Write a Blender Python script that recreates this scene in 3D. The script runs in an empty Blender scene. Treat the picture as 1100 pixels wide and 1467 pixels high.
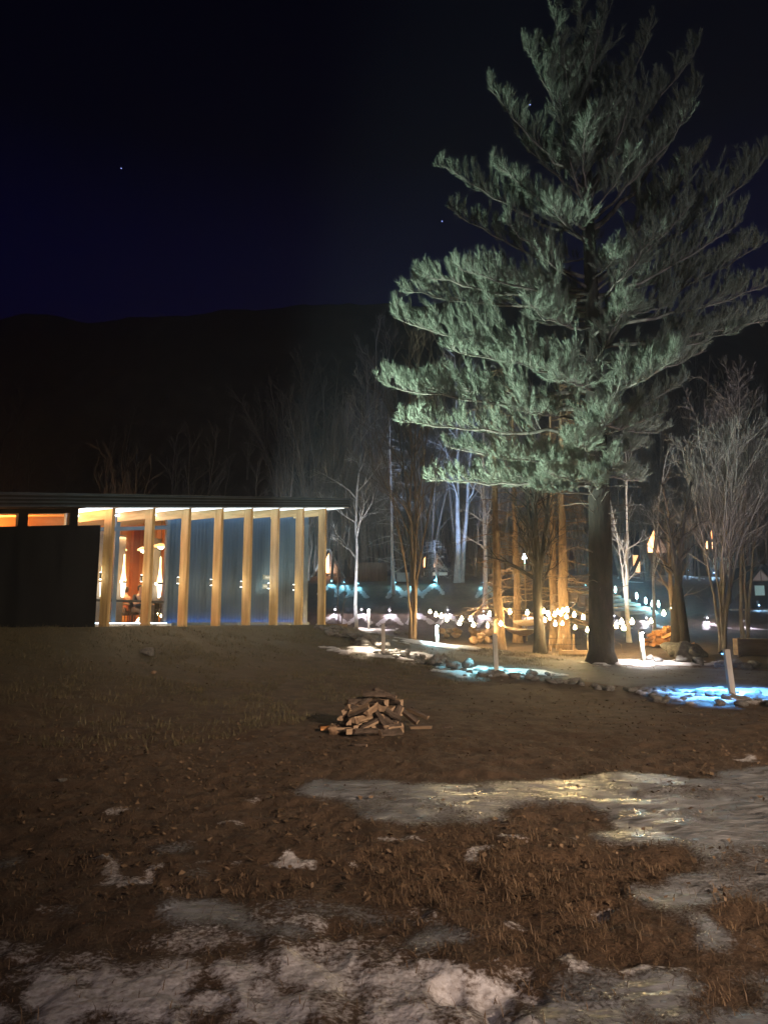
import bpy, math, random
import numpy as np
from mathutils import Vector, Matrix
LED_TOP = 12; LED_FLOOR = 18; FESTOON = 340; SOFFIT_GLOW = 2.0
FLOOD = 34000; HOUSE = 460
TREE_L = (-3.2, 18.5, 2.3); TREE_E = 15000; TREE_E2 = 4500
UP1 = 2600; UP2 = 2400; UP3 = 9000; UP4 = 3000; UP5 = 3000; UP6 = 1900
HAZE = 0.0028
R = math.radians
random.seed(11)
rng = np.random.default_rng(5)
sc = bpy.context.scene
COL = sc.collection
PI = math.pi

# ------------------------------------------------------------------ camera
F = 1059.0
PITCH = R(8.4)
EYE = 1.6
cs_, sn_ = math.cos(PITCH), math.sin(PITCH)

def ray(px, py):
    rx = (px-550)/F
    ry = -(py-733.5)/F
    d = Vector((rx, cs_-ry*sn_, sn_+ry*cs_))
    return d/d.y

def at(px, py, Y):
    d = ray(px, py)
    return Vector((d.x*Y, Y, EYE+d.z*Y))

cam = bpy.data.cameras.new('camera')
cam.sensor_fit = 'VERTICAL'
cam.sensor_height = 36
cam.lens = F*36/1467
cam.clip_start = 0.05
cam.clip_end = 3000
co = bpy.data.objects.new('camera', cam)
COL.objects.link(co)
co.location = (0, 0, EYE)
co.rotation_euler = (R(90)+PITCH, 0, 0)
sc.camera = co

# ------------------------------------------------------------------ noise + terrain
def vnoise(x, y, seed=0):
    xi = np.floor(x).astype(np.int64); yi = np.floor(y).astype(np.int64)
    fx = x-xi; fy = y-yi
    fx = fx*fx*fx*(fx*(fx*6-15)+10); fy = fy*fy*fy*(fy*(fy*6-15)+10)
    def h(a, b):
        n = (a*374761393+b*668265263+seed*974634577) & 0xffffffff
        n = ((n ^ (n >> 13))*1274126177) & 0xffffffff
        n = n ^ (n >> 16)
        return (n & 0xffff)/32767.5-1.0
    a = h(xi, yi); b = h(xi+1, yi); c = h(xi, yi+1); d = h(xi+1, yi+1)
    return (a*(1-fx)+b*fx)*(1-fy)+(c*(1-fx)+d*fx)*fy

def fbm(x, y, seed=0, oct=4, gain=.5):
    s = 0; a = 1; t = 0
    for i in range(oct):
        s = s+a*vnoise(x*2**i+i*17.3, y*2**i-i*9.1, seed+i); t += a; a *= gain
    return s/t

def sstep(a, b, x):
    t = np.clip((x-a)/(b-a), 0, 1)
    return t*t*(3-2*t)

Z0 = 20.0
PA = Vector((-.3742*Z0, Z0, 0))            # foot of the first post of the pavilion
S = .0684*Z0                               # spacing of the posts
PD = Vector((.03663, .0578, 0)).normalized()
PN = Vector((-PD.y, PD.x, 0))
FLOOR = 1.5
BY = np.array([-60, 12, 15, 18.6, 23, 30, 36, 42.6, 44.6, 51, 53.2, 55.2, 58, 60, 66, 69, 80, 100, 150, 185, 270])
BZ = np.array([0, 0, .05, .22, .42, .55, .78, 1.15, 2.05, 2.6, 3.1, 4.35, 4.6, 5.1, 5.5, 5.9, 8.5, 20, 65, 70, 67.])

def H0(x, y):
    x = np.asarray(x, float); y = np.asarray(y, float)
    base = np.interp(y, BY, BZ)*.5+(np.interp(y-.5, BY, BZ)+np.interp(y+.5, BY, BZ))*.25
    base = base*(1+.05*sstep(95, 150, y)*np.sin(x*.016+1.2))
    rx = x-PA.x; ry = y-PA.y
    a = rx*PD.x+ry*PD.y; b = rx*PN.x+ry*PN.y
    pb = np.clip((b+11)/10.3, 0, 1)
    pb = pb**2.6*(1-.06*np.sin(pb*9))
    pa = 1-sstep(9.8, 13.5, a)*np.where(b < 8, 1, 1)
    far = 1-sstep(10, 26, b)
    m = pb*pa*far
    return base+(np.maximum(FLOOR-.02-base, 0))*m, m

def H(x, y):
    z, m = H0(x, y)
    x = np.asarray(x, float); y = np.asarray(y, float)
    near = 1-sstep(10, 30, y)
    n = fbm(x*.5, y*.5, 3, 3)*.05+fbm(x*2.1, y*2.1, 8, 3)*.025*(1+1.2*m*(1-sstep(.93, .99, m)))
    far = sstep(45, 110, y)
    n = n*(1-sstep(.96, .995, m))+far*fbm(x*.05, y*.05, 21, 4)*3.0
    return z+n

def hz(x, y):
    return float(H(np.array([x]), np.array([y]))[0])

def hit(px, py, y0=3.0, y1=120):
    d = ray(px, py)
    Y = np.geomspace(y0, y1, 1400)
    g = H(d.x*Y, Y); r = EYE+d.z*Y
    k = np.nonzero(r <= g)[0]
    i = k[0] if len(k) else len(Y)-1
    y = Y[i]
    return Vector((d.x*y, y, float(g[i])))

# ------------------------------------------------------------------ object helpers
def tag(o, label=None, cat=None, group=None, kind=None):
    if label: o['label'] = label
    if cat: o['category'] = cat
    if group: o['group'] = group
    if kind: o['kind'] = kind
    return o

def thing(name, label, cat, loc=(0, 0, 0), rz=0, group=None):
    o = bpy.data.objects.new(name, None)
    COL.objects.link(o)
    o.location = loc; o.rotation_euler = (0, 0, rz)
    o.empty_display_size = .2
    return tag(o, label, cat, group)

def link(name, me, mat=None, parent=None, smooth=False):
    if mat is not None and not me.materials:
        for m in (mat if isinstance(mat, (list, tuple)) else [mat]):
            me.materials.append(m)
    if smooth:
        me.polygons.foreach_set('use_smooth', np.ones(len(me.polygons), bool))
    o = bpy.data.objects.new(name, me)
    COL.objects.link(o)
    if parent is not None: o.parent = parent
    return o

def copy_tree(o, parent=None):
    c = o.copy(); COL.objects.link(c)
    if parent is not None: c.parent = parent
    for ch in list(o.children):
        copy_tree(ch, c)
    return c

class MB:
    """collects solids into one mesh"""
    def __init__(s): s.v = []; s.f = []; s.m = []
    def add(s, v, f, mi=0):
        k = len(s.v); s.v += [tuple(p) for p in v]; s.f += [[i+k for i in q] for q in f]; s.m += [mi]*len(f)
        return s
    def hexa(s, P, mi=0):       # 4 bottom (ccw) + 4 top
        return s.add(P, [(3, 2, 1, 0), (4, 5, 6, 7), (0, 1, 5, 4), (1, 2, 6, 5), (2, 3, 7, 6), (3, 0, 4, 7)], mi)
    def box(s, x0, x1, y0, y1, z0, z1, mi=0):
        return s.hexa([(x0, y0, z0), (x1, y0, z0), (x1, y1, z0), (x0, y1, z0), (x0, y0, z1), (x1, y0, z1), (x1, y1, z1), (x0, y1, z1)], mi)
    def prism(s, poly, vec, mi=0):
        n = len(poly); vec = Vector(vec)
        a = [Vector(p) for p in poly]; b = [p+vec for p in a]
        return s.add(a+b, [list(range(n))[::-1], list(range(n, 2*n))]+[(i, (i+1) % n, n+(i+1) % n, n+i) for i in range(n)], mi)
    def lathe(s, prof, seg=16, c=(0, 0, 0), mi=0, cap=True):
        v = []; f = []
        for r, z in prof:
            for k in range(seg):
                a = 2*PI*k/seg; v.append((c[0]+r*math.cos(a), c[1]+r*math.sin(a), c[2]+z))
        for i in range(len(prof)-1):
            for k in range(seg):
                f.append((i*seg+k, i*seg+(k+1) % seg, (i+1)*seg+(k+1) % seg, (i+1)*seg+k))
        if cap:
            f.append(list(range(seg))[::-1]); f.append([(len(prof)-1)*seg+k for k in range(seg)])
        return s.add(v, f, mi)
    def tube(s, pts, rad, sides=6, mi=0, cap=True):
        pts = [Vector(p) for p in pts]
        if not isinstance(rad, (list, tuple)): rad = [rad]*len(pts)
        v = []; f = []; n = len(pts)
        up = Vector((0, 0, 1))
        for i, p in enumerate(pts):
            t = (pts[min(i+1, n-1)]-pts[max(i-1, 0)])
            if t.length < 1e-9: t = Vector((0, 0, 1))
            t.normalize()
            if i == 0:
                q = Vector((1, 0, 0)) if abs(t.x) < .8 else Vector((0, 1, 0))
                u = t.cross(q).normalized()
            else:
                u = (u-t*u.dot(t))
                u = u.normalized() if u.length > 1e-6 else t.orthogonal().normalized()
            w = t.cross(u)
            for k in range(sides):
                a = 2*PI*k/sides
                v.append(p+(u*math.cos(a)+w*math.sin(a))*rad[i])
        for i in range(n-1):
            for k in range(sides):
                f.append((i*sides+k, i*sides+(k+1) % sides, (i+1)*sides+(k+1) % sides, (i+1)*sides+k))
        if cap:
            f.append(list(range(sides))[::-1]); f.append([(n-1)*sides+k for k in range(sides)])
        return s.add(v, f, mi)
    def mesh(s, name):
        me = bpy.data.meshes.new(name)
        me.from_pydata(s.v, [], s.f)
        if any(s.m): me.polygons.foreach_set('material_index', s.m)
        me.update()
        return me
    def build(s, name, mat, parent=None, smooth=False, bevel=0):
        o = link(name, s.mesh(name), mat, parent, smooth)
        if bevel:
            b = o.modifiers.new('bevel', 'BEVEL'); b.width = bevel; b.segments = 2; b.limit_method = 'ANGLE'
        return o

def np_mesh(name, v, quads=None, tris=None):
    me = bpy.data.meshes.new(name)
    q = 0 if quads is None else len(quads); t = 0 if tris is None else len(tris)
    me.vertices.add(len(v)); me.vertices.foreach_set('co', np.ascontiguousarray(v, np.float32).ravel())
    li = []; st = []; k = 0
    if q: li.append(np.asarray(quads).ravel()); st.append(np.arange(q)*4); k = q*4
    if t: li.append(np.asarray(tris).ravel()); st.append(k+np.arange(t)*3)
    li = np.concatenate(li).astype(np.int32); st = np.concatenate(st).astype(np.int32)
    me.loops.add(len(li)); me.loops.foreach_set('vertex_index', li)
    me.polygons.add(len(st)); me.polygons.foreach_set('loop_start', st)
    me.update(calc_edges=True); me.validate()
    return me

# ------------------------------------------------------------------ materials
def new_mat(name):
    m = bpy.data.materials.new(name); m.use_nodes = True
    nt = m.node_tree
    b = nt.nodes['Principled BSDF']
    return m, nt, b

def N(nt, t, **k):
    n = nt.nodes.new(t)
    for a, v in k.items():
        if a in n.inputs.keys() if isinstance(a, str) and a in [i.name for i in n.inputs] else False:
            n.inputs[a].default_value = v
        else:
            setattr(n, a, v)
    return n

def noise_node(nt, scale, detail=4, rough=.55, coord='Object', stretch=None):
    tc = nt.nodes.new('ShaderNodeTexCoord')
    n = nt.nodes.new('ShaderNodeTexNoise')
    n.inputs['Scale'].default_value = scale; n.inputs['Detail'].default_value = detail; n.inputs['Roughness'].default_value = rough
    if stretch:
        mp = nt.nodes.new('ShaderNodeMapping'); mp.inputs['Scale'].default_value = stretch
        nt.links.new(tc.outputs[coord], mp.inputs['Vector']); nt.links.new(mp.outputs[0], n.inputs['Vector'])
    else:
        nt.links.new(tc.outputs[coord], n.inputs['Vector'])
    return n

def ramp(nt, fac, stops):
    r = nt.nodes.new('ShaderNodeValToRGB')
    e = r.color_ramp.elements
    e[0].position, e[0].color = stops[0][0], (*stops[0][1], 1)
    e[1].position, e[1].color = stops[-1][0], (*stops[-1][1], 1)
    for p, c in stops[1:-1]:
        q = e.new(p); q.color = (*c, 1)
    nt.links.new(fac, r.inputs[0])
    return r

def mat(name, c1, c2, scale=8, rough=.7, bump=.0, bscale=None, stretch=None, metal=0, spec=.4, lo=.35, hi=.65, detail=5, bdist=.02):
    m, nt, b = new_mat(name)
    n = noise_node(nt, scale, detail, .6, 'Object', stretch)
    r = ramp(nt, n.outputs['Fac'], [(lo, c1), (hi, c2)])
    nt.links.new(r.outputs[0], b.inputs['Base Color'])
    b.inputs['Roughness'].default_value = rough; b.inputs['Metallic'].default_value = metal
    b.inputs['Specular IOR Level'].default_value = spec
    if bump:
        n2 = noise_node(nt, bscale or scale*3, 5, .6, 'Object', stretch)
        bp = nt.nodes.new('ShaderNodeBump'); bp.inputs['Strength'].default_value = bump; bp.inputs['Distance'].default_value = bdist
        nt.links.new(n2.outputs['Fac'], bp.inputs['Height']); nt.links.new(bp.outputs[0], b.inputs['Normal'])
    return m

def emit(name, col, strength, base=(.8, .8, .8), vary=None):
    m, nt, b = new_mat(name)
    b.inputs['Base Color'].default_value = (*base, 1)
    b.inputs['Emission Color'].default_value = (*col, 1)
    b.inputs['Emission Strength'].default_value = strength
    b.inputs['Roughness'].default_value = .5
    if vary:
        n = noise_node(nt, vary[0], 3, .5, 'Object', vary[2] if len(vary) > 2 else None)
        r = ramp(nt, n.outputs['Fac'], [(.3, vary[1]), (.7, col)])
        nt.links.new(r.outputs[0], b.inputs['Emission Color'])
    return m

M = {}
M['glulam'] = mat('glulam timber', (.36, .23, .085), (.66, .47, .22), 6, .6, .3, 30, (1, 1, .10))
M['glulam_beam'] = mat('glulam beam timber', (.36, .23, .085), (.64, .45, .21), 6, .6, .3, 30, (1, .10, 1))
M['black'] = mat('black stained boards', (.006, .006, .007), (.012, .012, .013), 3, .85, .2, 12, (1, 1, .1), spec=.08)
M['roof'] = mat('dark roof metal', (.012, .014, .017), (.02, .022, .027), 2, .33, 0, spec=.6, metal=.6)
M['fascia'] = mat('fascia highlight metal', (.06, .075, .11), (.10, .12, .17), 2, .32, 0, spec=.7, metal=.7)  # lighter and bluer than the roof, standing in for glossy highlights
M['soffit'] = mat('white soffit board', (.72, .74, .76), (.8, .82, .84), 3, .7)
M['frame'] = mat('blue grey window frame', (.05, .08, .12), (.07, .11, .16), 4, .4, spec=.5)
M['orange'] = mat('warm plywood wall', (.55, .25, .08), (.68, .33, .12), 1.5, .6, .05, 20, (1, 1, .2))
M['ceil'] = mat('pine ceiling boards', (.60, .30, .11), (.72, .42, .17), 2, .55, .1, 18, (.1, 1, 1))
M['floor'] = mat('polished floor', (.22, .15, .09), (.3, .2, .12), 2, .35)
M['pilaster'] = mat('grey pilaster', (.28, .25, .22), (.36, .32, .28), 4, .6)
M['chair'] = mat('dark chair', (.02, .022, .026), (.035, .037, .042), 6, .5)
M['table'] = mat('pale table top', (.42, .28, .15), (.52, .36, .2), 5, .45, stretch=(1, .2, 1))
M['post'] = mat('weathered grey post', (.32, .29, .26), (.50, .46, .41), 9, .75, .25, 40, (1, 1, .1))
M['hood'] = mat('dark lamp metal', (.03, .03, .032), (.05, .05, .052), 6, .45, metal=.5)
M['stone'] = mat('field stone', (.085, .08, .075), (.22, .205, .19), 3.5, .85, .6, 14, bdist=.04)
M['stone_warm'] = mat('brown boulder', (.20, .12, .07), (.36, .23, .14), 3.5, .85, .6, 14, bdist=.04)
M['bark'] = mat('dark pine bark', (.020, .016, .013), (.048, .039, .032), 7, .95, .8, 14, (1, 1, .25), bdist=.06)
M['bark_pale'] = mat('pale bark', (.46, .43, .41), (.72, .69, .66), 6, .85, .3, 20, (1, 1, .5))
M['bark_brown'] = mat('brown bark', (.13, .09, .06), (.25, .18, .125), 6, .9, .5, 20, (1, 1, .3))
M['bark_grey'] = mat('grey bark', (.16, .14, .125), (.28, .25, .23), 6, .9, .5, 20, (1, 1, .3))
M['bark_spruce'] = mat('rough conifer bark', (.20, .125, .07), (.40, .26, .15), 9, .95, .9, 16, (1, 1, .35), bdist=.05)
M['bark_far'] = mat('far bark', (.18, .15, .125), (.30, .25, .21), 5, .95)
M['limb'] = mat('pine limb bark', (.12, .10, .085), (.26, .22, .19), 5, .9, .3, 20)
M['fence'] = mat('brown fence boards', (.20, .13, .08), (.36, .24, .155), 5, .85, .2, 30, (1, 1, .08))
M['timber'] = mat('weathered timber', (.26, .17, .10), (.40, .28, .18), 6, .8, .2, 30, (.15, 1, 1))
M['canvas'] = mat('tan canvas', (.42, .31, .22), (.55, .42, .31), 4, .85, .2, 60)
M['cabin'] = mat('dark cabin cladding', (.028, .024, .021), (.05, .042, .036), 5, .85, .2, 20, (1, 1, .1))
M['cabin_roof'] = mat('dark cabin roof', (.015, .015, .016), (.028, .027, .027), 5, .7)
M['trim'] = mat('pale roof trim', (.4, .4, .38), (.5, .5, .48), 6, .6)
M['plate'] = mat('brushed sign plate', (.22, .21, .16), (.30, .29, .23), 12, .45, metal=.3)
M['letter'] = mat('pale sign lettering', (.75, .75, .72), (.82, .82, .8), 9, .6)
M['cable'] = mat('black cable', (.012, .012, .012), (.02, .02, .02), 9, .6)
M['skin'] = mat('skin', (.5, .30, .21), (.56, .35, .25), 12, .5)
M['hair'] = mat('dark hair', (.015, .011, .009), (.03, .022, .017), 30, .6)
M['jacket'] = mat('navy jacket', (.02, .022, .035), (.035, .037, .055), 12, .85)
M['shirt'] = mat('rust pullover', (.32, .10, .05), (.4, .14, .07), 12, .85)
M['grey_top'] = mat('charcoal pullover', (.05, .05, .055), (.08, .08, .085), 12, .85)
M['snow'] = mat('old snow', (.62, .62, .64), (.8, .8, .82), 4, .7, .4, 18, bdist=.04)
M['boulder_snow'] = M['snow']
LENS_POST = emit('post lamp lens', (.9, .95, 1.0), 12)
gm_ = bpy.data.materials.new('window glass'); gm_.use_nodes = True
_t = gm_.node_tree; _t.nodes.remove(_t.nodes['Principled BSDF'])
_a = _t.nodes.new('ShaderNodeBsdfTransparent'); _g = _t.nodes.new('ShaderNodeBsdfGlossy'); _x = _t.nodes.new('ShaderNodeMixShader')
_a.inputs[0].default_value = (.93, .95, .95, 1); _g.inputs['Roughness'].default_value = .02; _x.inputs[0].default_value = .08
_t.links.new(_a.outputs[0], _x.inputs[1]); _t.links.new(_g.outputs[0], _x.inputs[2]); _t.links.new(_x.outputs[0], _t.nodes['Material Output'].inputs['Surface'])
M['glass'] = gm_

# ------------------------------------------------------------------ ground sheet with snow / ice / straw masks
def gpt(px, py):
    d = ray(px, py); k = -EYE/d.z
    return (d.x*k, d.y*k)

def inside(poly, x, y):
    c = np.zeros(x.shape, bool); n = len(poly)
    for i in range(n):
        x1, y1 = poly[i]; x2, y2 = poly[(i+1) % n]
        if y1 == y2: continue
        k = ((y1 > y) != (y2 > y)) & (x < (x2-x1)*(y-y1)/(y2-y1)+x1)
        c ^= k
    return c

ICE0 = [[(55, 1308), (90, 1297), (150, 1290), (190, 1296), (180, 1306), (110, 1314)],
        [(200, 1217), (235, 1208), (285, 1206), (280, 1216), (240, 1223)],
        [(275, 1256), (300, 1248), (320, 1250), (310, 1258)],
        [(185, 1262), (200, 1256), (222, 1255), (215, 1262)],
        [(-60, 1240), (10, 1232), (14, 1243), (-60, 1252)],
        [(-60, 1345), (30, 1330), (50, 1340), (-60, 1360)],
        [(630, 1170), (660, 1164), (690, 1168), (660, 1176)],
        [(330, 1325), (420, 1300), (520, 1300), (640, 1330), (700, 1350), (640, 1375), (500, 1350), (380, 1350)]]
ICE = ICE0+[[(405, 1142), (450, 1117), (520, 1122), (640, 1130), (760, 1120), (880, 1112), (1000, 1118), (1060, 1100), (1200, 1092), (1220, 1212), (1040, 1196), (960, 1204), (900, 1192), (860, 1160), (790, 1150), (730, 1160), (700, 1190), (600, 1192), (530, 1172), (470, 1150)],
       [(850, 1185), (960, 1196), (1030, 1190), (1240, 1200), (1300, 1520), (740, 1520), (735, 1440), (800, 1400), (900, 1395), (985, 1390), (1000, 1330), (930, 1300), (900, 1270), (855, 1230)],
       [(205, 1318), (225, 1298), (300, 1282), (350, 1270), (385, 1285), (370, 1310), (320, 1330), (250, 1330)]]
SNOW = [[(-200, 1415), (60, 1400), (150, 1392), (185, 1378), (330, 1372), (400, 1366), (480, 1372), (600, 1385), (690, 1395), (740, 1405), (770, 1425), (800, 1540), (-300, 1540)],
        [(405, 1243), (420, 1225), (440, 1222), (450, 1236), (440, 1243)],
        [(785, 1378), (800, 1364), (822, 1372), (840, 1386), (880, 1388), (905, 1384), (930, 1392), (990, 1388), (980, 1400), (900, 1399), (840, 1402), (815, 1390)],
        [(1045, 1090), (1062, 1080), (1080, 1084), (1070, 1092)]]
SLUSH = [gpt(*p) for p in [(-300, 1385), (50, 1362), (170, 1335), (330, 1318), (480, 1305), (620, 1310), (720, 1355), (820, 1410), (860, 1540), (-400, 1540)]]
ICE = [[gpt(*p) for p in q] for q in ICE]
SNOW = [[gpt(*p) for p in q] for q in SNOW]
SNOW_GLOW_SPOTS = []      # (x, y, rx, ry, strength) drifts round lamp posts and V arms shaped like lamp glow, filled below

def near_masks(x, y):
    nx = fbm(x*1.7, y*1.7, 40, 4)*.32; ny = fbm(x*1.7, y*1.7, 50, 4)*.32
    fx = fbm(x*7, y*7, 41, 3)*.10; fy = fbm(x*7, y*7, 51, 3)*.10
    near = np.clip((y-2.6)/4, .35, 1)
    fx = fx+fbm(x*16, y*16, 43, 2)*.05
    X = x+(nx+fx)*near; Y = y+(ny*.7+fy)*near
    ice = np.zeros(x.shape); snow = np.zeros(x.shape)
    for q in ICE: ice = np.maximum(ice, inside(q, X, Y))
    for q in SNOW: snow = np.maximum(snow, inside(q, X, Y))
    holes = fbm(x*2.3, y*2.3, 61, 4)
    hs = fbm(x*3.1+7, y*3.1, 66, 5)
    ice = ice*(1-sstep(.02, .2, fbm(x*2.0, y*4.2, 64, 5))*.5)
    hole2 = fbm(x*2.6, y*3.4, 63, 5)
    ice = np.where(y < 6.1, ice*(.62+.38*sstep(.18, -.1, hole2))*(1-sstep(.05, .22, hole2)), ice)
    hf = fbm(x*7.5, y*6, 68, 4)
    snow = np.where((y < 5.0), snow*(1-.75*sstep(.0, .2, hs))*(1-.7*sstep(.05, .3, hf)), snow)
    sl = inside(SLUSH, x+nx*1.3, y+ny)
    snow = np.maximum(snow, np.where(sl & (ice < .5), .36+.42*fbm(x*5, y*6, 69, 4), 0))
    # loose remnants of snow between the grass
    rem = sstep(.44, .56, fbm(x*3.2, y*4.2, 77, 4))*(1-sstep(6, 9, y))*.7
    snow = np.maximum(snow, rem*(1-ice))
    return ice*(1-snow), snow

def near_height(x, y, ice, snow):
    lump = fbm(x*4.2, y*4.2, 90, 4)
    lump2 = fbm(x*9, y*9, 95, 3)
    rid = 1-np.abs(fbm(x*3.3, y*3.3, 99, 3))*2
    fade = 1-sstep(9, 16, y)
    foot = -np.clip(fbm(x*2.9+3, y*2.6, 120, 2)-.18, 0, 1)*.28
    h = np.clip(1-ice-snow, 0, 1)*(lump*.035+lump2*.022)+snow*(.015+lump*.022+lump2*.010+foot*.6*(y < 5))
    h = h+ice*(.012+fbm(x*1.3, y*3.2, 130, 2)*.008)
    return h*fade

def build_ground():
    u = np.concatenate([np.linspace(-1.15, -.62, 50)[:-1], np.linspace(-.62, .62, 600), np.linspace(.62, 1.15, 50)[1:]])
    nv = 1050
    r = np.concatenate([[-40, -20, -10, -5, -2, -.5], np.geomspace(.8+2, 268+2, nv)-2, np.arange(41, 57, .11)])
    r = np.sort(r)
    wid = np.where(r < .8, np.maximum(np.abs(r)+2.8, 2.8), r+2)
    Y, U = np.meshgrid(r, u, indexing='ij')
    X = U*wid[:, None]
    x = X.ravel(); y = Y.ravel()
    z = H(x, y)
    nr = y < 17
    ice = np.zeros(x.shape); snow = np.zeros(x.shape)
    i_, s_ = near_masks(x[nr], y[nr])
    ice[nr] = i_; snow[nr] = s_
    G = lambda A: A.reshape(Y.shape)
    def blur(A):
        A = G(A).copy()
        B = A.copy(); B[1:-1, 1:-1] = (A[1:-1, 1:-1]*4+A[:-2, 1:-1]*2+A[2:, 1:-1]*2+A[1:-1, :-2]*2+A[1:-1, 2:]*2+A[:-2, :-2]+A[:-2, 2:]+A[2:, :-2]+A[2:, 2:])/16
        return B.ravel()
    for _ in range(14): ice = blur(ice)
    snow = blur(blur(blur(snow)))
    sp = np.zeros(x.shape)
    far = y > 11
    xf, yf = x[far], y[far]; a = np.zeros(xf.shape)
    nz = fbm(xf*2.6, yf*2.6, 140, 3)
    for (cx, cy, rx, ry, st) in SNOW_GLOW_SPOTS:
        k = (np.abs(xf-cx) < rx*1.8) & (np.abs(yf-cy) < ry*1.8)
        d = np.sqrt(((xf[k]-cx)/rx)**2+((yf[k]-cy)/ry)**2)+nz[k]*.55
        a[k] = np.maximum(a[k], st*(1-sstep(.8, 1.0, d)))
    # thin old snow lying in the wood and on the banks
    a = np.maximum(a, .35*sstep(.22, .4, fbm(xf*.35, yf*.35, 150, 4))*sstep(58, 64, yf)*(1-sstep(90, 130, yf)))
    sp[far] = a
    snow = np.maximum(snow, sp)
    z[nr] += near_height(x[nr], y[nr], ice[nr], snow[nr])
    z[far] += sp[far]*.07
    _, m = H0(x, y)
    straw = fbm(x*.8, y*.8, 160, 3)*.5+.5
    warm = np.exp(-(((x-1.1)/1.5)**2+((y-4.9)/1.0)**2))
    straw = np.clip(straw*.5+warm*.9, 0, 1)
    col = np.ones((len(x), 4), np.float32)
    col[:, 0] = snow; col[:, 1] = ice; col[:, 2] = straw; col[:, 3] = 1
    grassy = np.clip(m*1.6, 0, 1)*sstep(8, 14, y)
    V = np.stack([x, y, z], 1)
    ny, nx = Y.shape
    idx = np.arange(ny*nx).reshape(ny, nx)
    split = int(np.searchsorted(r, 70))
    out = []
    for name, a0, a1 in (('ground', 0, split+1), ('hillside', split, ny)):
        I = idx[a0:a1]; off = I[0, 0]; n = I.size
        q = np.stack([I[:-1, :-1], I[:-1, 1:], I[1:, 1:], I[1:, :-1]], -1).reshape(-1, 4)-off
        me = np_mesh(name, V[off:off+n], quads=q)
        at_ = me.color_attributes.new('cover', 'FLOAT_COLOR', 'POINT')
        at_.data.foreach_set('color', col[off:off+n].ravel())
        g = me.attributes.new('grassy', 'FLOAT', 'POINT'); g.data.foreach_set('value', grassy[off:off+n].astype(np.float32))
        out.append(link(name, me, ground_mat, None, True))
        tag(out[-1], kind='structure')
    return out

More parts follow.
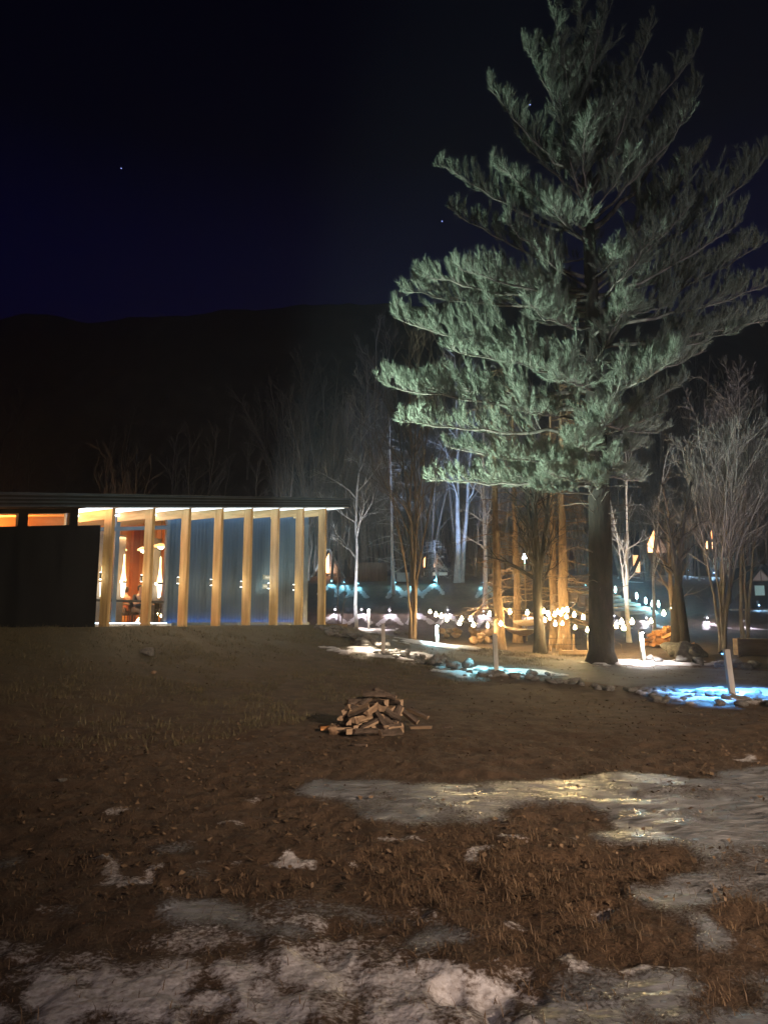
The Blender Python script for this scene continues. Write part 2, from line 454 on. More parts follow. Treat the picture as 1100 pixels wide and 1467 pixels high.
def make_ground_mat():
    m, nt, b = new_mat('ground cover')
    L = nt.links.new
    at_ = nt.nodes.new('ShaderNodeAttribute'); at_.attribute_name = 'cover'
    sep = nt.nodes.new('ShaderNodeSeparateColor'); L(at_.outputs['Color'], sep.inputs[0])
    gr = nt.nodes.new('ShaderNodeAttribute'); gr.attribute_name = 'grassy'
    n1 = noise_node(nt, 3.0, 8, .65); n2 = noise_node(nt, 38, 5, .65); n3 = noise_node(nt, .5, 4, .6)
    soil = ramp(nt, n1.outputs['Fac'], [(.3, (.040, .024, .014)), (.5, (.086, .053, .032)), (.7, (.14, .092, .060))])
    straw = ramp(nt, n2.outputs['Fac'], [(.3, (.035, .018, .008)), (.52, (.09, .048, .022)), (.72, (.19, .11, .055))])
    grass = ramp(nt, n2.outputs['Fac'], [(.3, (.036, .030, .014)), (.55, (.10, .080, .040)), (.75, (.19, .16, .09))])
    def mix(fac, a, c, k=None):
        x = nt.nodes.new('ShaderNodeMix'); x.data_type = 'RGBA'
        if isinstance(fac, float): x.inputs['Factor'].default_value = fac
        else: L(fac, x.inputs['Factor'])
        L(a, x.inputs['A']); L(c, x.inputs['B'])
        return x.outputs['Result']
    def math_(op, a, c=None, v=None, clamp=False):
        x = nt.nodes.new('ShaderNodeMath'); x.operation = op; x.use_clamp = clamp
        L(a, x.inputs[0])
        if c is not None: L(c, x.inputs[1])
        elif v is not None: x.inputs[1].default_value = v
        return x.outputs[0]
    c = mix(math_('MULTIPLY', sep.outputs[2], v=.85), soil.outputs[0], straw.outputs[0])
    c = mix(gr.outputs['Fac'], c, grass.outputs[0])
    # ice: grey, slightly dirty
    icec = ramp(nt, n1.outputs['Fac'], [(.3, (.12, .115, .115)), (.55, (.23, .23, .24)), (.75, (.36, .37, .40))])
    snc = ramp(nt, n2.outputs['Fac'], [(.25, (.27, .22, .20)), (.45, (.50, .46, .45)), (.7, (.72, .69, .70))])
    edge = math_('ADD', sep.outputs[1], math_('MULTIPLY', math_('SUBTRACT', n2.outputs['Fac'], v=.5), v=1.7))
    icef = nt.nodes.new('ShaderNodeMapRange'); icef.inputs[1].default_value = .22; icef.inputs[2].default_value = .72; L(edge, icef.inputs[0])
    edge2 = math_('ADD', sep.outputs[0], math_('MULTIPLY', math_('SUBTRACT', n2.outputs['Fac'], v=.5), v=1.1))
    snf = nt.nodes.new('ShaderNodeMapRange'); snf.inputs[1].default_value = .35; snf.inputs[2].default_value = .75; L(edge2, snf.inputs[0])
    c = mix(icef.outputs[0], c, icec.outputs[0]); c = mix(snf.outputs[0], c, snc.outputs[0])
    L(c, b.inputs['Base Color'])
    ro = nt.nodes.new('ShaderNodeMix'); ro.data_type = 'FLOAT'
    L(icef.outputs[0], ro.inputs['Factor']); ro.inputs['A'].default_value = .85
    rr_ = nt.nodes.new('ShaderNodeMapRange'); L(n1.outputs['Fac'], rr_.inputs[0]); rr_.inputs[1].default_value = .35; rr_.inputs[2].default_value = .65; rr_.inputs[3].default_value = .20; rr_.inputs[4].default_value = .5
    L(rr_.outputs[0], ro.inputs['B'])
    ro2 = nt.nodes.new('ShaderNodeMix'); ro2.data_type = 'FLOAT'
    L(snf.outputs[0], ro2.inputs['Factor']); L(ro.outputs['Result'], ro2.inputs['A']); ro2.inputs['B'].default_value = .5
    L(ro2.outputs['Result'], b.inputs['Roughness'])
    b.inputs['Specular IOR Level'].default_value = .45
    # bump: rough earth, rippled ice
    rip = noise_node(nt, 5.0, 3, .5, 'Object', (1, 2.0, 1))
    h = nt.nodes.new('ShaderNodeMix'); h.data_type = 'FLOAT'
    L(icef.outputs[0], h.inputs['Factor']); L(math_('MULTIPLY', n2.outputs['Fac'], v=.022), h.inputs['A']); L(math_('MULTIPLY', rip.outputs['Fac'], v=.05), h.inputs['B'])
    n5 = noise_node(nt, 17, 4, .5)
    h2 = nt.nodes.new('ShaderNodeMix'); h2.data_type = 'FLOAT'
    L(snf.outputs[0], h2.inputs['Factor']); L(h.outputs['Result'], h2.inputs['A']); L(math_('MULTIPLY', n5.outputs['Fac'], v=.018), h2.inputs['B'])
    bp = nt.nodes.new('ShaderNodeBump'); bp.inputs['Strength'].default_value = 1; bp.inputs['Distance'].default_value = 1
    L(h2.outputs['Result'], bp.inputs['Height']); L(bp.outputs[0], b.inputs['Normal'])
    return m
ground_mat = make_ground_mat()

# ------------------------------------------------------------------ gravel path between the lamp posts
def path_strip():
    nearp = [(1210, 1030), (1100, 1006), (1000, 992), (880, 982), (780, 972), (690, 962), (610, 944), (549, 931), (510, 916), (482, 905), (470, 899)]
    farp = [(1210, 966), (1100, 960), (1000, 956), (880, 948), (780, 943), (690, 938), (640, 930), (600, 918), (565, 909), (535, 904), (515, 901)]
    a = [hit(*p) for p in nearp]; b = [hit(*p) for p in farp]
    def dense(pts, n):
        P = np.array([[p.x, p.y] for p in pts]); d = np.r_[0, np.cumsum(np.hypot(*np.diff(P, axis=0).T))]
        t = np.linspace(0, d[-1], n)
        return np.stack([np.interp(t, d, P[:, 0]), np.interp(t, d, P[:, 1])], 1)
    n, k = 160, 26
    A = dense(a, n); B = dense(b, n)
    t = np.linspace(0, 1, k)
    P = A[:, None]*(1-t)[None, :, None]+B[:, None]*t[None, :, None]
    x = P[..., 0].ravel(); y = P[..., 1].ravel()
    z = H(x, y)+.03*np.sin(np.pi*np.tile(t, n))**.3-.012
    I = np.arange(n*k).reshape(n, k)
    q = np.stack([I[:-1, :-1], I[1:, :-1], I[1:, 1:], I[:-1, 1:]], -1).reshape(-1, 4)
    me = np_mesh('path', np.stack([x, y, z], 1), quads=q)
    pm = mat('packed gravel', (.06, .058, .055), (.14, .135, .13), 1.2, .75, .6, 45, lo=.3, hi=.7, bdist=.02)
    return tag(link('path', me, pm, None, True), kind='structure')
path = path_strip()

# ------------------------------------------------------------------ pavilion
pav = thing('pavilion', 'low modern pavilion with sloping dark roof, timber posts and blue grey ribbed metal wall', 'building',
            (PA.x, PA.y, FLOOR), math.atan2(PD.y, PD.x))
def W(a, b, z):
    return Vector((PA.x+PD.x*a+PN.x*b, PA.y+PD.y*a+PN.y*b, FLOOR+z))
def zr(a): return 3.16+.1294*a
def slab(mb, a0, a1, b0, b1, lo, hi, mi=0):
    """block whose bottom / top follow the roof slope (lo, hi: offsets from the roof, or ('abs', z))"""
    g = lambda k, a: k[1] if isinstance(k, tuple) else zr(a)+k
    return mb.hexa([(a0, b0, g(lo, a0)), (a1, b0, g(lo, a1)), (a1, b1, g(lo, a1)), (a0, b1, g(lo, a0)),
                    (a0, b0, g(hi, a0)), (a1, b0, g(hi, a1)), (a1, b1, g(hi, a1)), (a0, b1, g(hi, a0))], mi)
A0, AC, AG, AW, AR = -7.0, -.36, 3.36, 10.49, 10.85
WB = 1.4
rf = slab(MB(), A0, AR, -.36, 9, 0, .34).build('roof', M['roof'], pav)
for k, (lo, hi, out) in enumerate(((.0, .05, .05), (.11, .14, .03), (.2, .23, .03), (.29, .352, .055))):
    slab(MB(), A0, AR+.01, -.36-out, -.362, lo, hi).build('fascia_trim', M['fascia'], rf)
vent = MB().lathe([(.05, 0), (.05, .22), (.12, .24), (.13, .30), (.02, .36)], 12)
vp = W(6.2, 2.6, 0)
vo = vent.build('roof_vent', M['hood'], rf); vo.location = (6.2, 2.6, zr(6.2)+.34)
slab(MB(), AC-.65, AR-.02, -.34, WB, -.014, -.002).build('soffit', M['soffit'], pav)
slab(MB(), A0, AC-.65, -.34, .0, -.014, -.002).build('soffit', M['black'], pav)
for i in range(8):
    a = i*S
    lo = ('abs', -.5 if i == 7 else -.2)
    slab(MB(), a-.052, a+.052, -.17, .15, lo, -.016).build('post', M['glulam'], pav, bevel=.008)
    slab(MB(), a-.045, a+.045, .152, WB-.012, -.30, -.016).build('beam', M['glulam_beam'], pav, bevel=.006)
    if i < 7:
        l = MB().lathe([(.035, -.09), (.045, -.085), (.045, .085), (.035, .09)], 12)
        l.box(.0, .10, -.02, .02, -.02, .02)
        lo_ = l.build('wall_lamp', M['hood'], pav); lo_.location = (a, .24, 1.32); lo_.rotation_euler = (0, 0, -PI/2)
        g = MB().lathe([(.030, -.004), (.034, 0), (.030, .004)], 12)
        for s in (-.094, .094):
            q = g.build('lens', LENS_POST, lo_) ; q.location = (0, 0, s)
        lt = bpy.data.lights.new('wall_lamp_light', 'POINT'); lt.energy = 12; lt.color = (1, .82, .48); lt.shadow_soft_size = .04
        o = bpy.data.objects.new('wall_lamp_light', lt); COL.objects.link(o); o.parent = pav; o.location = (a-.30, .42, 1.32)
# black closed part on the left with a strip of clerestory windows over it
slab(MB(), A0, AC, -.12, .1, ('abs', -.6), -.47).build('black_wall', M['black'], pav)
slab(MB(), AC-.08, AC-.002, .1, WB-.03, ('abs', -.3), -.47).build('black_wall', M['black'], pav)
slab(MB(), -1.1, AC-.085, .1, WB-.03, -.53, -.472).build('black_cap', M['black'], pav)
cl = MB()
wins = [(-6.9, -4.1), (-3.95, -2.62), (-2.37, -1.24)]
edges = [A0]+[v for w in wins for v in w]+[-.99]
for a0, a1 in zip(edges[0::2], edges[1::2]): slab(cl, a0, a1, -.03, .08, -.468, -.016)
slab(cl, A0, -.995, -.035, .085, -.13, -.018)
slab(cl, A0, -.995, -.035, .085, -.468, -.445)
fr = cl.build('clerestory_frame', M['black'], pav)
for a0, a1 in wins:
    slab(MB(), a0, a1, .02, .028, -.445, -.13).build('pane', M['glass'], fr)
# glazed front
gf = MB()
for a0, a1 in ((AC, AC+.10), (1.30, 1.45), (AG-.11, AG)):
    slab(gf, a0, a1, WB, WB+.10, ('abs', -.02), -.016)
slab(gf, AC+.1, AG-.11, WB+.005, WB+.095, -.57, -.45)
gfo = gf.build('window_frame', M['frame'], pav)
MB().box(AC+.1, AG-.11, WB+.01, WB+.08, .66, .73).build('mid_rail', M['hood'], gfo)
MB().box(AC-.02, AG, WB-.25, WB-.005, -.1, .03).build('sill', M['soffit'], gfo)
for a0, a1 in ((AC+.1, 1.30), (1.45, AG-.11)):
    MB().box(a0, a1, WB+.04, WB+.048, .0, .66).build('pane', M['glass'], gfo)
    slab(MB(), a0, a1, WB+.04, WB+.048, ('abs', .73), -.57).build('pane', M['glass'], gfo)
    slab(MB(), a0, a1, WB+.04, WB+.048, -.45, -.016).build('pane', M['glass'], gfo)
# ribbed metal wall
v = []; f = []
a = AG+.005; k = 0
prof = [(0, 0), (.07, 0), (.085, -.007), (.13, -.007), (.145, 0)]
xs = []
while a < AW-.28:
    for dx, dy in prof[:-1]: xs.append((a+dx, WB+.03+dy))
    a += .16
xs.append((AW-.26, WB+.03))
for x_, y_ in xs: v += [(x_, y_, -.1), (x_, y_, zr(x_)-.016)]
for i in range(len(xs)-1): f.append((2*i, 2*i+2, 2*i+3, 2*i+1))
rib = MB().add(v, f)
metal = mat('ribbed blue grey metal', (.017, .046, .092), (.030, .068, .122), 1.2, .5, .0, stretch=(1, 1, .25), spec=.4, metal=.1, lo=.2, hi=.8)
rib.build('metal_wall', metal, pav)
slab(MB(), AG+.002, AW, WB+.06, WB+.22, ('abs', -.3), -.016).build('wall_core', M['black'], pav)
slab(MB(), AW-.16, AW, WB+.222, 6.65, ('abs', -.3), -.016).build('side_wall', M['black'], pav)
slab(MB(), AW-.26, AW+.02, WB-.01, WB+.055, ('abs', -.3), -.016).build('corner_trim', M['frame'], pav)
# room
R0, R1, RB = A0, AW-.165, 6.5
slab(MB(), R0, R1, RB, RB+.15, ('abs', -.3), -.016).build('back_wall', M['orange'], pav)
slab(MB(), 7.2, 7.35, WB+.225, RB-.002, ('abs', -.1), -.06).build('partition_wall', M['orange'], pav)
slab(MB(), R0-.1, R0, .1, RB, ('abs', -.3), -.016).build('end_wall', M['orange'], pav)
slab(MB(), R0, R1-.035, WB+.225, RB-.002, -.05, -.02).build('ceiling', M['ceil'], pav)
MB().box(R0, R1-.035, WB+.225, RB-.002, -.25, -.08).build('floor', M['floor'], pav)
for bb in (2.6, 3.9, 5.2):
    slab(MB(), R0, R1-.04, bb-.07, bb+.07, -.34, -.052).build('ceiling_beam', M['ceil'], pav)
for aa in (-2.3, -.5, 1.9, 4.2, 6.1):
    slab(MB(), aa-.16, aa+.16, RB-.16, RB-.003, ('abs', -.08), -.055).build('wall_panel', mat('red brown panel', (.30, .10, .04), (.38, .14, .06), 3, .6), pav)
# light fittings of the pavilion, and glow panels added to whiten the soffit
slab(MB(), AC+.02, AW-.02, WB-.10, WB-.02, -.13, -.09).build('strip_lamp', emit('soffit strip lamp', (.72, .88, 1.0), LED_TOP), pav)
GLOW_MAT = emit('soffit glow', (.74, .92, 1.0), SOFFIT_GLOW)
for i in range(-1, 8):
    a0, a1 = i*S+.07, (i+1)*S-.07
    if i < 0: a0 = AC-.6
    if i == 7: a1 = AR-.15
    slab(MB(), a0+.06, a1-.03, -.24, WB-.15, -.032, -.0155).build('soffit_glow_panel', GLOW_MAT, pav)  # glowing panel added over each bay so the soffit shows bright white
MB().box(AG+.05, AW-.1, WB-.20, WB-.185, -.04, .065).build('kerb', M['frame'], pav)
MB().box(AG+.05, AW-.1, WB-.10, WB-.06, .0, .025).build('floor_strip_lamp', emit('floor strip lamp', (.12, .38, 1.0), LED_FLOOR), pav)
MB().box(AC+.1, AG-.1, WB-.14, WB-.10, .032, .05).build('floor_strip_lamp', emit('sill strip lamp', (.45, .75, 1.0), LED_FLOOR*.6), pav)
def area(name, loc, rot, sx, sy, e, col, parent=None):
    l = bpy.data.lights.new(name, 'AREA'); l.shape = 'RECTANGLE'; l.size = sx; l.size_y = sy; l.energy = e; l.color = col
    o = bpy.data.objects.new(name, l); COL.objects.link(o); o.location = loc; o.rotation_euler = rot
    if parent: o.parent = parent
    return o
# two small plates on the metal wall
for k, (py, h_, lab) in enumerate(((827.5, .17, 'upper of two small metal plates on the ribbed wall, its white lettering short'), (840.5, .17, 'lower of two small metal plates on the ribbed wall, its white lettering long'))):
    o = thing('wall_sign', lab, 'sign', W(8.06, WB-.07, 0), pav.rotation_euler.z)
    zz = at(377, py, W(8.17, WB, 0).y).z
    o.location.z = zz
    MB().box(-.29, .29, .0, .035, -h_/2, h_/2).build('plate', M['plate'], o, bevel=.006)
    random.seed(3+k)
    x = -.16 if k == 0 else -.25
    end = .13 if k == 0 else .24
    mb = MB()
    while x < end:          # illegible at this distance: short upright strokes of uneven width
        w = random.choice((.022, .03, .036)); mb.box(x, x+w, -.006, -.001, -.04, .04-random.choice((0, 0, .012))); x += w+.012
    mb.build('lettering', M['letter'], o)

# furniture and people inside
def inside_pt(px, py, Y, z=None):
    p = at(px, py, Y)
    if z is not None: p.z = z
    return p
FL = FLOOR-.08
for (px, Y, lab) in ((173.5, 24.2, 'ring shaped pendant lamp glowing beside the window mullion'), (206, 24.4, 'small dish pendant lamp half hidden by a timber post'), (231, 24.6, 'widest dish pendant lamp in the last glazed bay')):
    p = at(px, 783 if px > 220 else 788, Y)
    o = thing('pendant_lamp', lab, 'lamp', p, 0, 'pendant lamps in the pavilion')
    r = .26 if px > 220 else .2
    MB().lathe([(r*.3, .10), (r*.9, .03), (r, -.01), (r*.97, -.02), (r*.85, .01), (r*.28, .08)], 20, cap=False).build('shade', emit('pendant shade', (1, .55, .18), 2.2, (.8, .6, .3)), o, True)
    MB().lathe([(.02, -.10), (.085, -.06), (.10, -.01), (.06, .05), (.02, .08)], 14).build('bulb', emit('pendant bulb', (1, .82, .55), 22), o, True)
    top = 5.1-p.z
    MB().tube([(0, 0, .08), (0, 0, max(.4, top))], .008, 5).build('cord', M['cable'], o)
for (px, py, Y, lab) in ((147, 833, 22.9, 'glowing up and down wall lamp beside the black wall'), (177, 834, 23.9, 'glowing up and down wall lamp on the pilaster behind the mullion'), (229, 836, 24.9, 'glowing up and down wall lamp on the pilaster in the last glazed bay'), (221.5, 838, 25.6, 'dimmer up and down wall lamp tucked behind a timber post')):
    p = at(px, py, Y)
    o = thing('wall_sconce', lab, 'lamp', p, pav.rotation_euler.z, 'up and down lamps in the pavilion')
    s = .6 if px == 221.5 else 1
    MB().lathe([(.095*s, .03), (.085*s, .12*s), (.05*s, .32*s), (.03*s, .62*s), (.02*s, .9*s)], 12).build('upper_glow', emit('upper sconce glow', (1, .78, .45), 5, vary=(1.2, (.9, .5, .2))), o, True)  # glowing cone stands in for light cast up the pilaster
    MB().lathe([(.045*s, -.48*s), (.06*s, -.3*s), (.085*s, -.03)], 12).build('lower_glow', emit('lower sconce glow', (1, .85, .62), 6), o, True)  # glowing cone stands in for light cast down the pilaster
    MB().lathe([(.1*s, -.03), (.1*s, .03)], 12).build('collar', M['hood'], o)
    q = thing('pilaster', 'grey pilaster'+lab.split(' wall lamp')[1], 'pillar', (p.x, p.y, FL), pav.rotation_euler.z)
    MB().box(-.16, .16, .16, .34, 0, zr(0)-.2).build('shaft', M['pilaster'], q, bevel=.01)
    MB().box(-.19, .19, .15, .36, 0, .12).build('plinth', M['pilaster'], q)

def table(loc, rz, lab):
    o = thing('cafe_table', lab, 'table', loc, rz, 'tables inside the pavilion')
    MB().box(-.45, .45, -.35, .35, .71, .75).build('table_top', M['table'], o, bevel=.008)
    MB().tube([(0, 0, .03), (0, 0, .71)], .035, 8).build('pedestal', M['hood'], o)
    MB().lathe([(.26, 0), (.25, .02), (.05, .035)], 20).build('base', M['hood'], o)
def chair(loc, rz, lab):
    o = thing('cafe_chair', lab, 'chair', loc, rz, 'chairs inside the pavilion')
    MB().box(-.21, .21, -.21, .21, .43, .46).build('seat', M['chair'], o, bevel=.01)
    MB().box(-.2, .2, -.225, -.195, .58, .86).build('backrest', M['chair'], o, bevel=.01)
    for sx in (-.19, .19):
        for sy in (-.19, .19):
            MB().tube([(sx*1.06, sy*1.06, 0), (sx, sy, .43)], .014, 6).build('leg', M['chair'], o)
        MB().tube([(sx, -.19, .43), (sx, -.21, .62)], .014, 6).build('back_post', M['chair'], o)
rzp = pav.rotation_euler.z
for (px, Y, lab) in ((190, 24.6, 'pale table where the two people in the middle bay sit'), (226, 25.4, 'pale table in the last glazed bay by the partition')):
    table(at(px, 880, Y).xy.to_3d()+Vector((0, 0, FL)), rzp, lab)
CH = [((181.5, 25.1), 0.3), ((198.5, 24.0), 2.9), ((234, 24.9), 3.4), ((219, 25.9), .4)]
CL = ['dark chair under the person in the rust pullover', 'dark chair under the person in the navy jacket', 'dark chair under the person in the charcoal pullover', 'empty dark chair at the table in the last glazed bay']
import bmesh
def person(loc, rz, label, top_mat, lean=.0):
    o = thing('person', label, 'person', loc, rz, None)
    # seated, facing +y locally; origin on the floor
    J = {'pel': ((0, 0, .50), (.15, .12)), 'w': ((0, .01, .66), (.14, .10)), 'ch': ((0, .03+lean, .88), (.165, .115)), 'nk': ((0, .05+lean, 1.06), (.06, .06)),
         'hd0': ((0, .07+lean, 1.13), (.075, .085)), 'hd1': ((0, .09+lean, 1.22), (.08, .10)), 'hd2': ((0, .075+lean, 1.29), (.06, .075))}
    E_ = [('pel', 'w'), ('w', 'ch'), ('ch', 'nk'), ('nk', 'hd0'), ('hd0', 'hd1'), ('hd1', 'hd2')]
    for s, n in ((-1, 'l'), (1, 'r')):
        J.update({n+'hip': ((s*.1, .05, .50), (.09, .085)), n+'kn': ((s*.11, .42, .48), (.06, .06)), n+'an': ((s*.11, .44, .1), (.04, .04)), n+'to': ((s*.12, .58, .045), (.035, .03)),
                  n+'sh': ((s*.18, .03+lean, .97), (.06, .06)), n+'el': ((s*.24, .14+lean, .74), (.045, .045)), n+'wr': ((s*.12, .38, .76), (.028, .028)), n+'ha': ((s*.09, .46, .775), (.03, .018))})
        E_ += [('pel', n+'hip'), (n+'hip', n+'kn'), (n+'kn', n+'an'), (n+'an', n+'to'), ('ch', n+'sh'), (n+'sh', n+'el'), (n+'el', n+'wr'), (n+'wr', n+'ha')]
        for q in range(4):
            J[n+'f%d' % q] = ((s*(.105-.016*q), .52+.008*(1 if q in (1, 2) else 0), .77), (.009, .009)); J[n+'g%d' % q] = ((s*(.10-.016*q), .55+.008*(1 if q in (1, 2) else 0), .758), (.008, .008))
            E_ += [(n+'ha', n+'f%d' % q), (n+'f%d' % q, n+'g%d' % q)]
        J[n+'t'] = ((s*.05, .48, .785), (.010, .010)); E_.append((n+'ha', n+'t'))
    def skin(name, keys, grow, mt):
        bm = bmesh.new(); ly = bm.verts.layers.skin.verify(); V = {}
        for k in keys:
            V[k] = bm.verts.new(J[k][0]); V[k][ly].radius = (J[k][1][0]+grow, J[k][1][1]+grow)
        V[keys[0]][ly].use_root = True
        for x, y in E_:
            if x in V and y in V: bm.edges.new((V[x], V[y]))
        me = bpy.data.meshes.new(name); bm.to_mesh(me); bm.free()
        ob = link(name, me, mt, o)
        ob.modifiers.new('skin', 'SKIN').use_smooth_shade = True
        sb = ob.modifiers.new('sub', 'SUBSURF'); sb.levels = 1; sb.render_levels = 2
        return ob
    skin('body', list(J), 0, M['skin'])
    skin('pullover', ['w', 'ch', 'lsh', 'lel', 'rsh', 'rel']+['pel'], .018, top_mat)
    skin('trousers', ['pel', 'lhip', 'lkn', 'lan', 'rhip', 'rkn', 'ran'], .014, M['grey_top'])
    hd = MB(); cy = .075+lean
    seg = 14; v = []; f = []
    rows = [(0, 1.34), (.055, 1.335), (.085, 1.31), (.10, 1.26), (.10, 1.21), (.085, 1.15)]
    for r, z in rows:
        for k in range(seg):
            a = 2*PI*k/seg; y = math.sin(a)*r*1.12
            if z < 1.27 and math.sin(a) > .2: y = min(y, .035)
            v.append((math.cos(a)*r*.92, cy-.012+y, z))
    for i in range(len(rows)-1):
        for k in range(seg): f.append((i*seg+k, (i+1)*seg+k, (i+1)*seg+(k+1) % seg, i*seg+(k+1) % seg))
    hd.add(v, f).build('hair', M['hair'], o, True)
    face = MB()
    face.add([(-.012, cy+.10, 1.20), (.012, cy+.10, 1.20), (0, cy+.128, 1.205), (0, cy+.10, 1.245)], [(0, 1, 2), (1, 3, 2), (3, 0, 2)])
    face.build('nose', M['skin'], o)
    for s in (-1, 1):
        MB().lathe([(.002, -.004), (.009, 0), (.002, .004)], 8, (s*.03, cy+.097, 1.24)).build('eye', M['hair'], o)
    return o
PL = ['seated person in a rust pullover facing the window', 'seated person in a navy jacket seen from the side', 'seated person in a charcoal pullover with their back turned']
for k, (((px, Y), rz), lab) in enumerate(zip(CH, CL)):
    p = at(px, 880, Y); p.z = FL
    chair(p, rzp+rz, lab)
    if k < 3:
        person(p, rzp+rz, PL[k], (M['shirt'], M['jacket'], M['grey_top'])[k], .02)
area('ceiling_lamp', (2.4, 3.9, zr(2)-.6), (0, 0, 0), 6, 2, 900, (1, .58, .26), pav)
area('ceiling_lamp', (-4.2, 3.2, zr(-4)-.9), (0, R(180), 0), 4, 3, 5000, (1, .42, .14), pav)

# ------------------------------------------------------------------ trees
def walk(rnd, p, d, L, n, wob, up=0.0):
    pts = [p.copy()]; d = d.normalized()
    for i in range(n):
        d = (d+Vector((rnd.gauss(0, wob), rnd.gauss(0, wob), rnd.gauss(0, wob)+up))).normalized()
        p = p+d*(L/n); pts.append(p.copy())
    return pts

def taper(r0, r1, n): return [r0+(r1-r0)*(i/n)**.85 for i in range(n+1)]

def lerp_pts(pts, t):
    k = t*(len(pts)-1); i = min(int(k), len(pts)-2); f = k-i
    return pts[i]*(1-f)+pts[i+1]*f, (pts[i+1]-pts[i]).normalized()

def side_dir(rnd, d, ang, az=None):
    u = d.orthogonal().normalized(); w = d.cross(u)
    a = rnd.uniform(0, 2*PI) if az is None else az
    return (d*math.cos(ang)+(u*math.cos(a)+w*math.sin(a))*math.sin(ang)).normalized()

def branches(rnd, mb, pts, L, r, lvl, n, ang, t0, up, rmin, ratio=.5):
    for i in range(n):
        t = t0+(1-t0)*((i+rnd.random())/n)
        p, d = lerp_pts(pts, min(t, .98))
        bd = side_dir(rnd, d, ang*rnd.uniform(.7, 1.25))
        bl = L*ratio*(1.15-.75*t)*rnd.uniform(.7, 1.2)
        br = max(rmin, r*(1.0-.7*t)*.55)
        k = 5 if lvl > 1 else 3
        q = walk(rnd, p, bd, bl, k, .13, up)
        mb.tube(q, taper(br, rmin*.6, k), 4 if lvl > 1 else 3, cap=False)
        if lvl > 0:
            branches(rnd, mb, q, bl, br, lvl-1, max(3, int(n*.6)), ang*.95, .2, up, rmin, .55)

def bare_tree(label, base, tops, r0, bark, seed, n1=9, lvl=2, ang=.75, up=.05, rmin=.007, t0=.3, ratio=.42, wob=.05, group=None, name='bare_tree', twig=None):
    """tops: list of points in space where the stems end"""
    rnd = random.Random(seed)
    o = thing(name, label, 'tree', base, 0, group)
    st = MB(); cr = MB()
    b0 = Vector((0, 0, -.25))
    for k, tp in enumerate(tops):
        e = Vector(tp)-Vector(base)
        L = e.length; n = 14
        pts = []
        off = Vector((rnd.uniform(-1, 1), rnd.uniform(-1, 1), 0))*r0*(.9 if len(tops) > 1 else 0)
        bow = Vector((e.x, e.y, 0))*-.18
        w = Vector((0, 0, 0))
        for i in range(n+1):
            t = i/n
            w = w+Vector((rnd.gauss(0, wob), rnd.gauss(0, wob), 0))*L/n*1.2
            pts.append(b0*(1-t)+off*(1-t)+e*t+bow*math.sin(PI*t)+w)
        rr = r0*(1 if k == 0 else rnd.uniform(.55, .9))
        flare = [1.35, 1.08]+[1]*(n-1)
        st.tube(pts, [a*b for a, b in zip(taper(rr, max(rmin*1.3, rr*.12), n), flare)], 8)
        branches(rnd, cr, pts, L, rr, lvl, n1, ang, t0, up, rmin, ratio)
    st.build('trunk', bark, o, True)
    cr.build('crown', twig or bark, o, True)
    return o

def dead_conifer(label, base, top, r0, bark, seed, group=None, n=60, blen=2.0, name='conifer', t0=.12):
    rnd = random.Random(seed)
    o = thing(name, label, 'tree', base, 0, group)
    e = Vector(top)-Vector(base); nn = 16
    pts = [Vector((0, 0, -.2))+e*(i/nn)+Vector((rnd.gauss(0, .02), rnd.gauss(0, .02), 0)) for i in range(nn+1)]
    MB().tube(pts, [a*b for a, b in zip(taper(r0, .03, nn), [1.35, 1.08]+[1]*(nn-1))], 10).build('trunk', bark, o, True)
    cr = MB()
    for i in range(n):
        t = t0+(1-t0)*(i+rnd.random())/n
        p, d = lerp_pts(pts, min(t, .985))
        a = rnd.uniform(0, 2*PI); bl = blen*(1.1-.7*t)*rnd.uniform(.4, 1.15)
        q = walk(rnd, p, Vector((math.cos(a), math.sin(a), rnd.uniform(-.25, .15))), bl, 6, .10, -.03)
        cr.tube(q, taper(.022*(1.2-t*.6), .005, 6), 4, cap=False)
        for j in range(9):
            s, dd = lerp_pts(q, .2+.8*(j+rnd.random())/9)
            tw = walk(rnd, s, side_dir(rnd, dd, .9), bl*.26*rnd.uniform(.5, 1.2), 3, .15, -.05)
            cr.tube(tw, taper(.008, .004, 3), 3, cap=False)
    cr.build('crown', bark, o, True)
    return o

def up_to(px, py, base, dy=0): return at(px, py, base.y+dy)

# --- the large white pine
PINE_Y = 22.0
pb = at(861, 935, PINE_Y); pb.z = hz(pb.x, pb.y)
pine = thing('white_pine', 'tall full pine with dark trunk and long feathery needle boughs', 'tree', pb)
rnd = random.Random(77)
trunk_px = [(861, 935), (860, 850), (859, 760), (857, 680), (853, 600), (850, 500), (846, 400), (842, 300), (838, 200), (835, 110), (834, 20)]
tp = [at(x, y, PINE_Y)-pb for x, y in trunk_px]; tp[0] = Vector((0, 0, -.15)); tp.insert(1, Vector((0, 0, .38)))
tr = [.55, .37, .345, .33, .31, .29, .25, .21, .165, .12, .075, .02]
wood = MB(); wood.tube(tp, tr, 14)
def trunk_at_z(z):
    for a, b in zip(tp[:-1], tp[1:]):
        if a.z <= z <= b.z: return a+(b-a)*((z-a.z)/(b.z-a.z))
    return tp[-1].copy()
NV = []; limb = MB()
